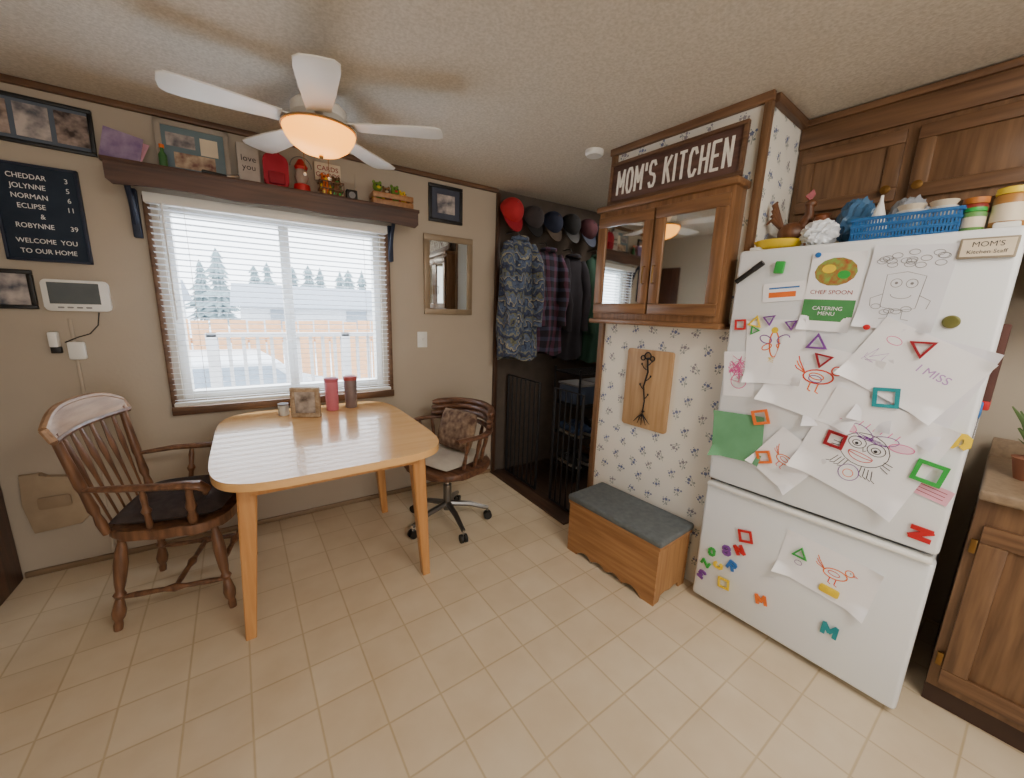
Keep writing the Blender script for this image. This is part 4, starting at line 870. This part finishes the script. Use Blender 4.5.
# ------------------------------------------------------------ cabinets
def paneldoor(parent,cx,cy,w,h,n,fw_=.05,m=oak,mh=oaky):
    b=B()
    for c,s,mm in (((cx,cy+h/2-fw_/2,n),(w,fw_,.02),mh),((cx,cy-h/2+fw_/2,n),(w,fw_,.02),mh),((cx-w/2+fw_/2,cy,n),(fw_,h-2*fw_,.02),m),((cx+w/2-fw_/2,cy,n),(fw_,h-2*fw_,.02),m)): b.box(c,s,mm,bev=.004)
    b.box((cx,cy,n-.004),(w-2*fw_+.004,h-2*fw_+.004,.008),m,bev=.003); return b.done('door',parent)
o=thing('upper_cabinet','oak wall cabinet with two doors above the fridge','cabinet',RW(2.14,.515,1.80))
B().box((0,.2,-.15),(.76,.40,.30),oak,bev=.003).done('body',o)
B().box((0,.365,.006),(.76,.11,.014),oaky,bev=.003).done('fascia',o); B().box((0,.41,.018),(.76,.028,.02),oaky,bev=.006).done('cornice',o)
for q in (-1,1):
    d=paneldoor(o,q*.187,.16,.34,.26,.010); kn=B(); kn.lathe([(.006,0),(.006,.012),(.016,.02),(.016,.026),(0,.03)],brass,M=Matrix.Translation((q*.045-.0,.07,.02))); kn.done('knob',d,label='round brass knob')
o=thing('upper_cabinet','oak wall cabinet beside the fridge cabinet','cabinet',RW(2.14,-.26,1.45))
B().box((0,.385,-.15),(.76,.77,.30),oak,bev=.003).done('body',o)
for q in (-1,1):
    d=paneldoor(o,q*.187,.36,.34,.66,.010); kn=B(); kn.lathe([(.006,0),(.006,.012),(.016,.02),(0,.03)],brass,M=Matrix.Translation((q*.045,.08,.02))); kn.done('knob',d)
BX=1.85
o=thing('base_cabinet','oak base cabinet with framed door beside the fridge','cabinet',RW(BX,-.32,0))
B().box((0,.44,-.26),(.88,.72,.52),oak,bev=.003).done('body',o); B().box((0,.04,-.27),(.88,.08,.50),mat('toe_brown',(60,40,30),.6),bev=0).done('toe_kick',o)
for q in (-1,1):
    d=paneldoor(o,q*.215,.415,.40,.61,.010,.06)
    B().box((q*.02+.0,.64,.024),(.012,.09,.012),brass,bev=.004).done('handle',d,label='antique brass pull')
    for z in (.2,.64): B().box((q*.425,z,.012),(.016,.05,.01),brass,bev=.003).done('hinge',d)
o=thing('countertop','tan laminate countertop with rounded edge','countertop',RW(BX,-.32,.801))
B().box((0,.019,-.26),(.885,.036,.58),mat('laminate',(140,120,98),.35,var=.15,scale=60),bev=.01,seg=3).done('worktop',o); B().box((0,.07,-.545),(.885,.08,.02),mat('laminate',(128,108,86)),bev=.004).done('backsplash',o)
o=thing('potted_plant','small leafy green plant in a pot on the countertop','plant',at(2.08,.03,.839))
B().lathe([(.03,0),(.045,.07),(.048,.075),(.04,.075)],mat('terracotta',(140,90,66),.8)).done('pot',o)
b=B()
for i in range(30):
    a=random.random()*6.28; l=random.uniform(.04,.08); hh=random.uniform(.06,.20)
    b.tube([(0,0,.07),(l*.5*cos(a),l*.5*sin(a),.07+hh*.7),(l*cos(a),l*sin(a),.07+hh)],[.002,.009,.002],mat('leaf_green',(84,112,62),.6),6,flat=.25)
b.done('leaves',o)
o=thing('oven_mitt','dark quilted oven mitt hanging on the fridge side','oven mitt',Matrix(((1,0,0,1.99),(0,0,-1,.1745),(0,1,0,1.22),(0,0,0,1))))
mm=mat('mitt_cloth',(84,54,48),.9)
B().prism([(-.05,-.12),(.05,-.12),(.055,0),(.085,.03),(.09,.07),(.06,.075),(.045,.05),(.05,.1),(.02,.14),(-.03,.14),(-.055,.09)],0,.022,mm,bev=.006).done('mitt',o); B().box((0,-.13,.011),(.11,.03,.024),red,bev=.005).done('cuff',o)
o=thing('scissors','scissors with blue handles hanging on the fridge side','scissors',Matrix(((1,0,0,1.86),(0,0,-1,.1745),(0,1,0,1.05),(0,0,0,1))))
b=B(); b.box((0,-.04,.004),(.012,.10,.004),chrome,bev=.001,rot=(0,0,.08)); b.box((0,-.04,.008),(.012,.10,.003),chrome,bev=.001,rot=(0,0,-.08)); b.done('blades',o)
b=B(); b.ring((-.02,.035,.005),.02,.005,blue); b.ring((.02,.035,.005),.02,.005,blue); b.done('handles',o)
# the partition and the kitchen run stand a few degrees off the window wall's normal
bpy.context.view_layer.update()
PV=Matrix.Translation((1.75,1.1,0))@Matrix.Rotation(radians(4.6),4,'Z')@Matrix.Translation((-1.75,-1.1,0))
ROT=[ob for ob in bpy.data.objects if ob not in NR and ob.parent is None]+[bpy.data.objects[n] for n in ('wall_partition','wall_kitchen','trim_2','trim_3','trim_4','trim_5')]
for ob in ROT: ob.matrix_world=PV@ob.matrix_world
# ------------------------------------------------------------ lights, world, camera
def area(name,loc,aim,sx,sy,P,col,portal=False):
    l=bpy.data.lights.new(name,'AREA'); l.shape='RECTANGLE'; l.size=sx; l.size_y=sy; l.energy=P; l.color=col
    if portal: l.cycles.is_portal=True
    o=bpy.data.objects.new(name,l); COL.objects.link(o); o.location=loc; o.rotation_euler=(V(aim)-V(loc)).to_track_quat('-Z','Y').to_euler(); return o
area('sky_light_window',(.2,3.9,3.2),(.25,1.9,.6),2.4,1.6,280,(.78,.88,1))
area('window_portal',(.175,2.80,1.32),(.175,1,1.32),1.0,1.0,1,(1,1,1),True)
area('kitchen_ceiling_light',(1.0,-.6,2.2),(1.1,.0,0),1.2,.5,46,(1,.91,.79))
area('rear_fill_light',(.2,-2.1,1.2),(.8,2,1.2),1.9,1.9,36,(1,.96,.91))  # added soft fill behind the camera
area('hall_fill_light',(2.5,2.1,2.2),(2.3,2.3,0),.4,.3,5,(1,.9,.8))  # added fill to brighten the coats, no known fixture in the hall
l=bpy.data.lights.new('fan_bulb','POINT'); l.energy=8; l.color=(1,.68,.34); l.shadow_soft_size=.03
o=bpy.data.objects.new('fan_bulb',l); COL.objects.link(o); o.location=(.29,1.96,2.035)
w=bpy.data.worlds.new('World'); bpy.context.scene.world=w; w.use_nodes=True; bg=w.node_tree.nodes['Background']; bg.inputs[0].default_value=(.88,.94,1,1); bg.inputs[1].default_value=7.5
cam=bpy.data.cameras.new('camera'); cam.sensor_width=36; cam.lens=386/1024*36; cam.clip_start=.02; cam.clip_end=300
co=bpy.data.objects.new('camera',cam); COL.objects.link(co)
r=V((.83686,-.54649,.03179)); u=V((.08217,.18281,.97971)); k=V((-.54121,-.81727,.19789))
co.matrix_world=Matrix(((r.x,u.x,k.x,0),(r.y,u.y,k.y,0),(r.z,u.z,k.z,1.35),(0,0,0,1)))
bpy.context.scene.camera=co
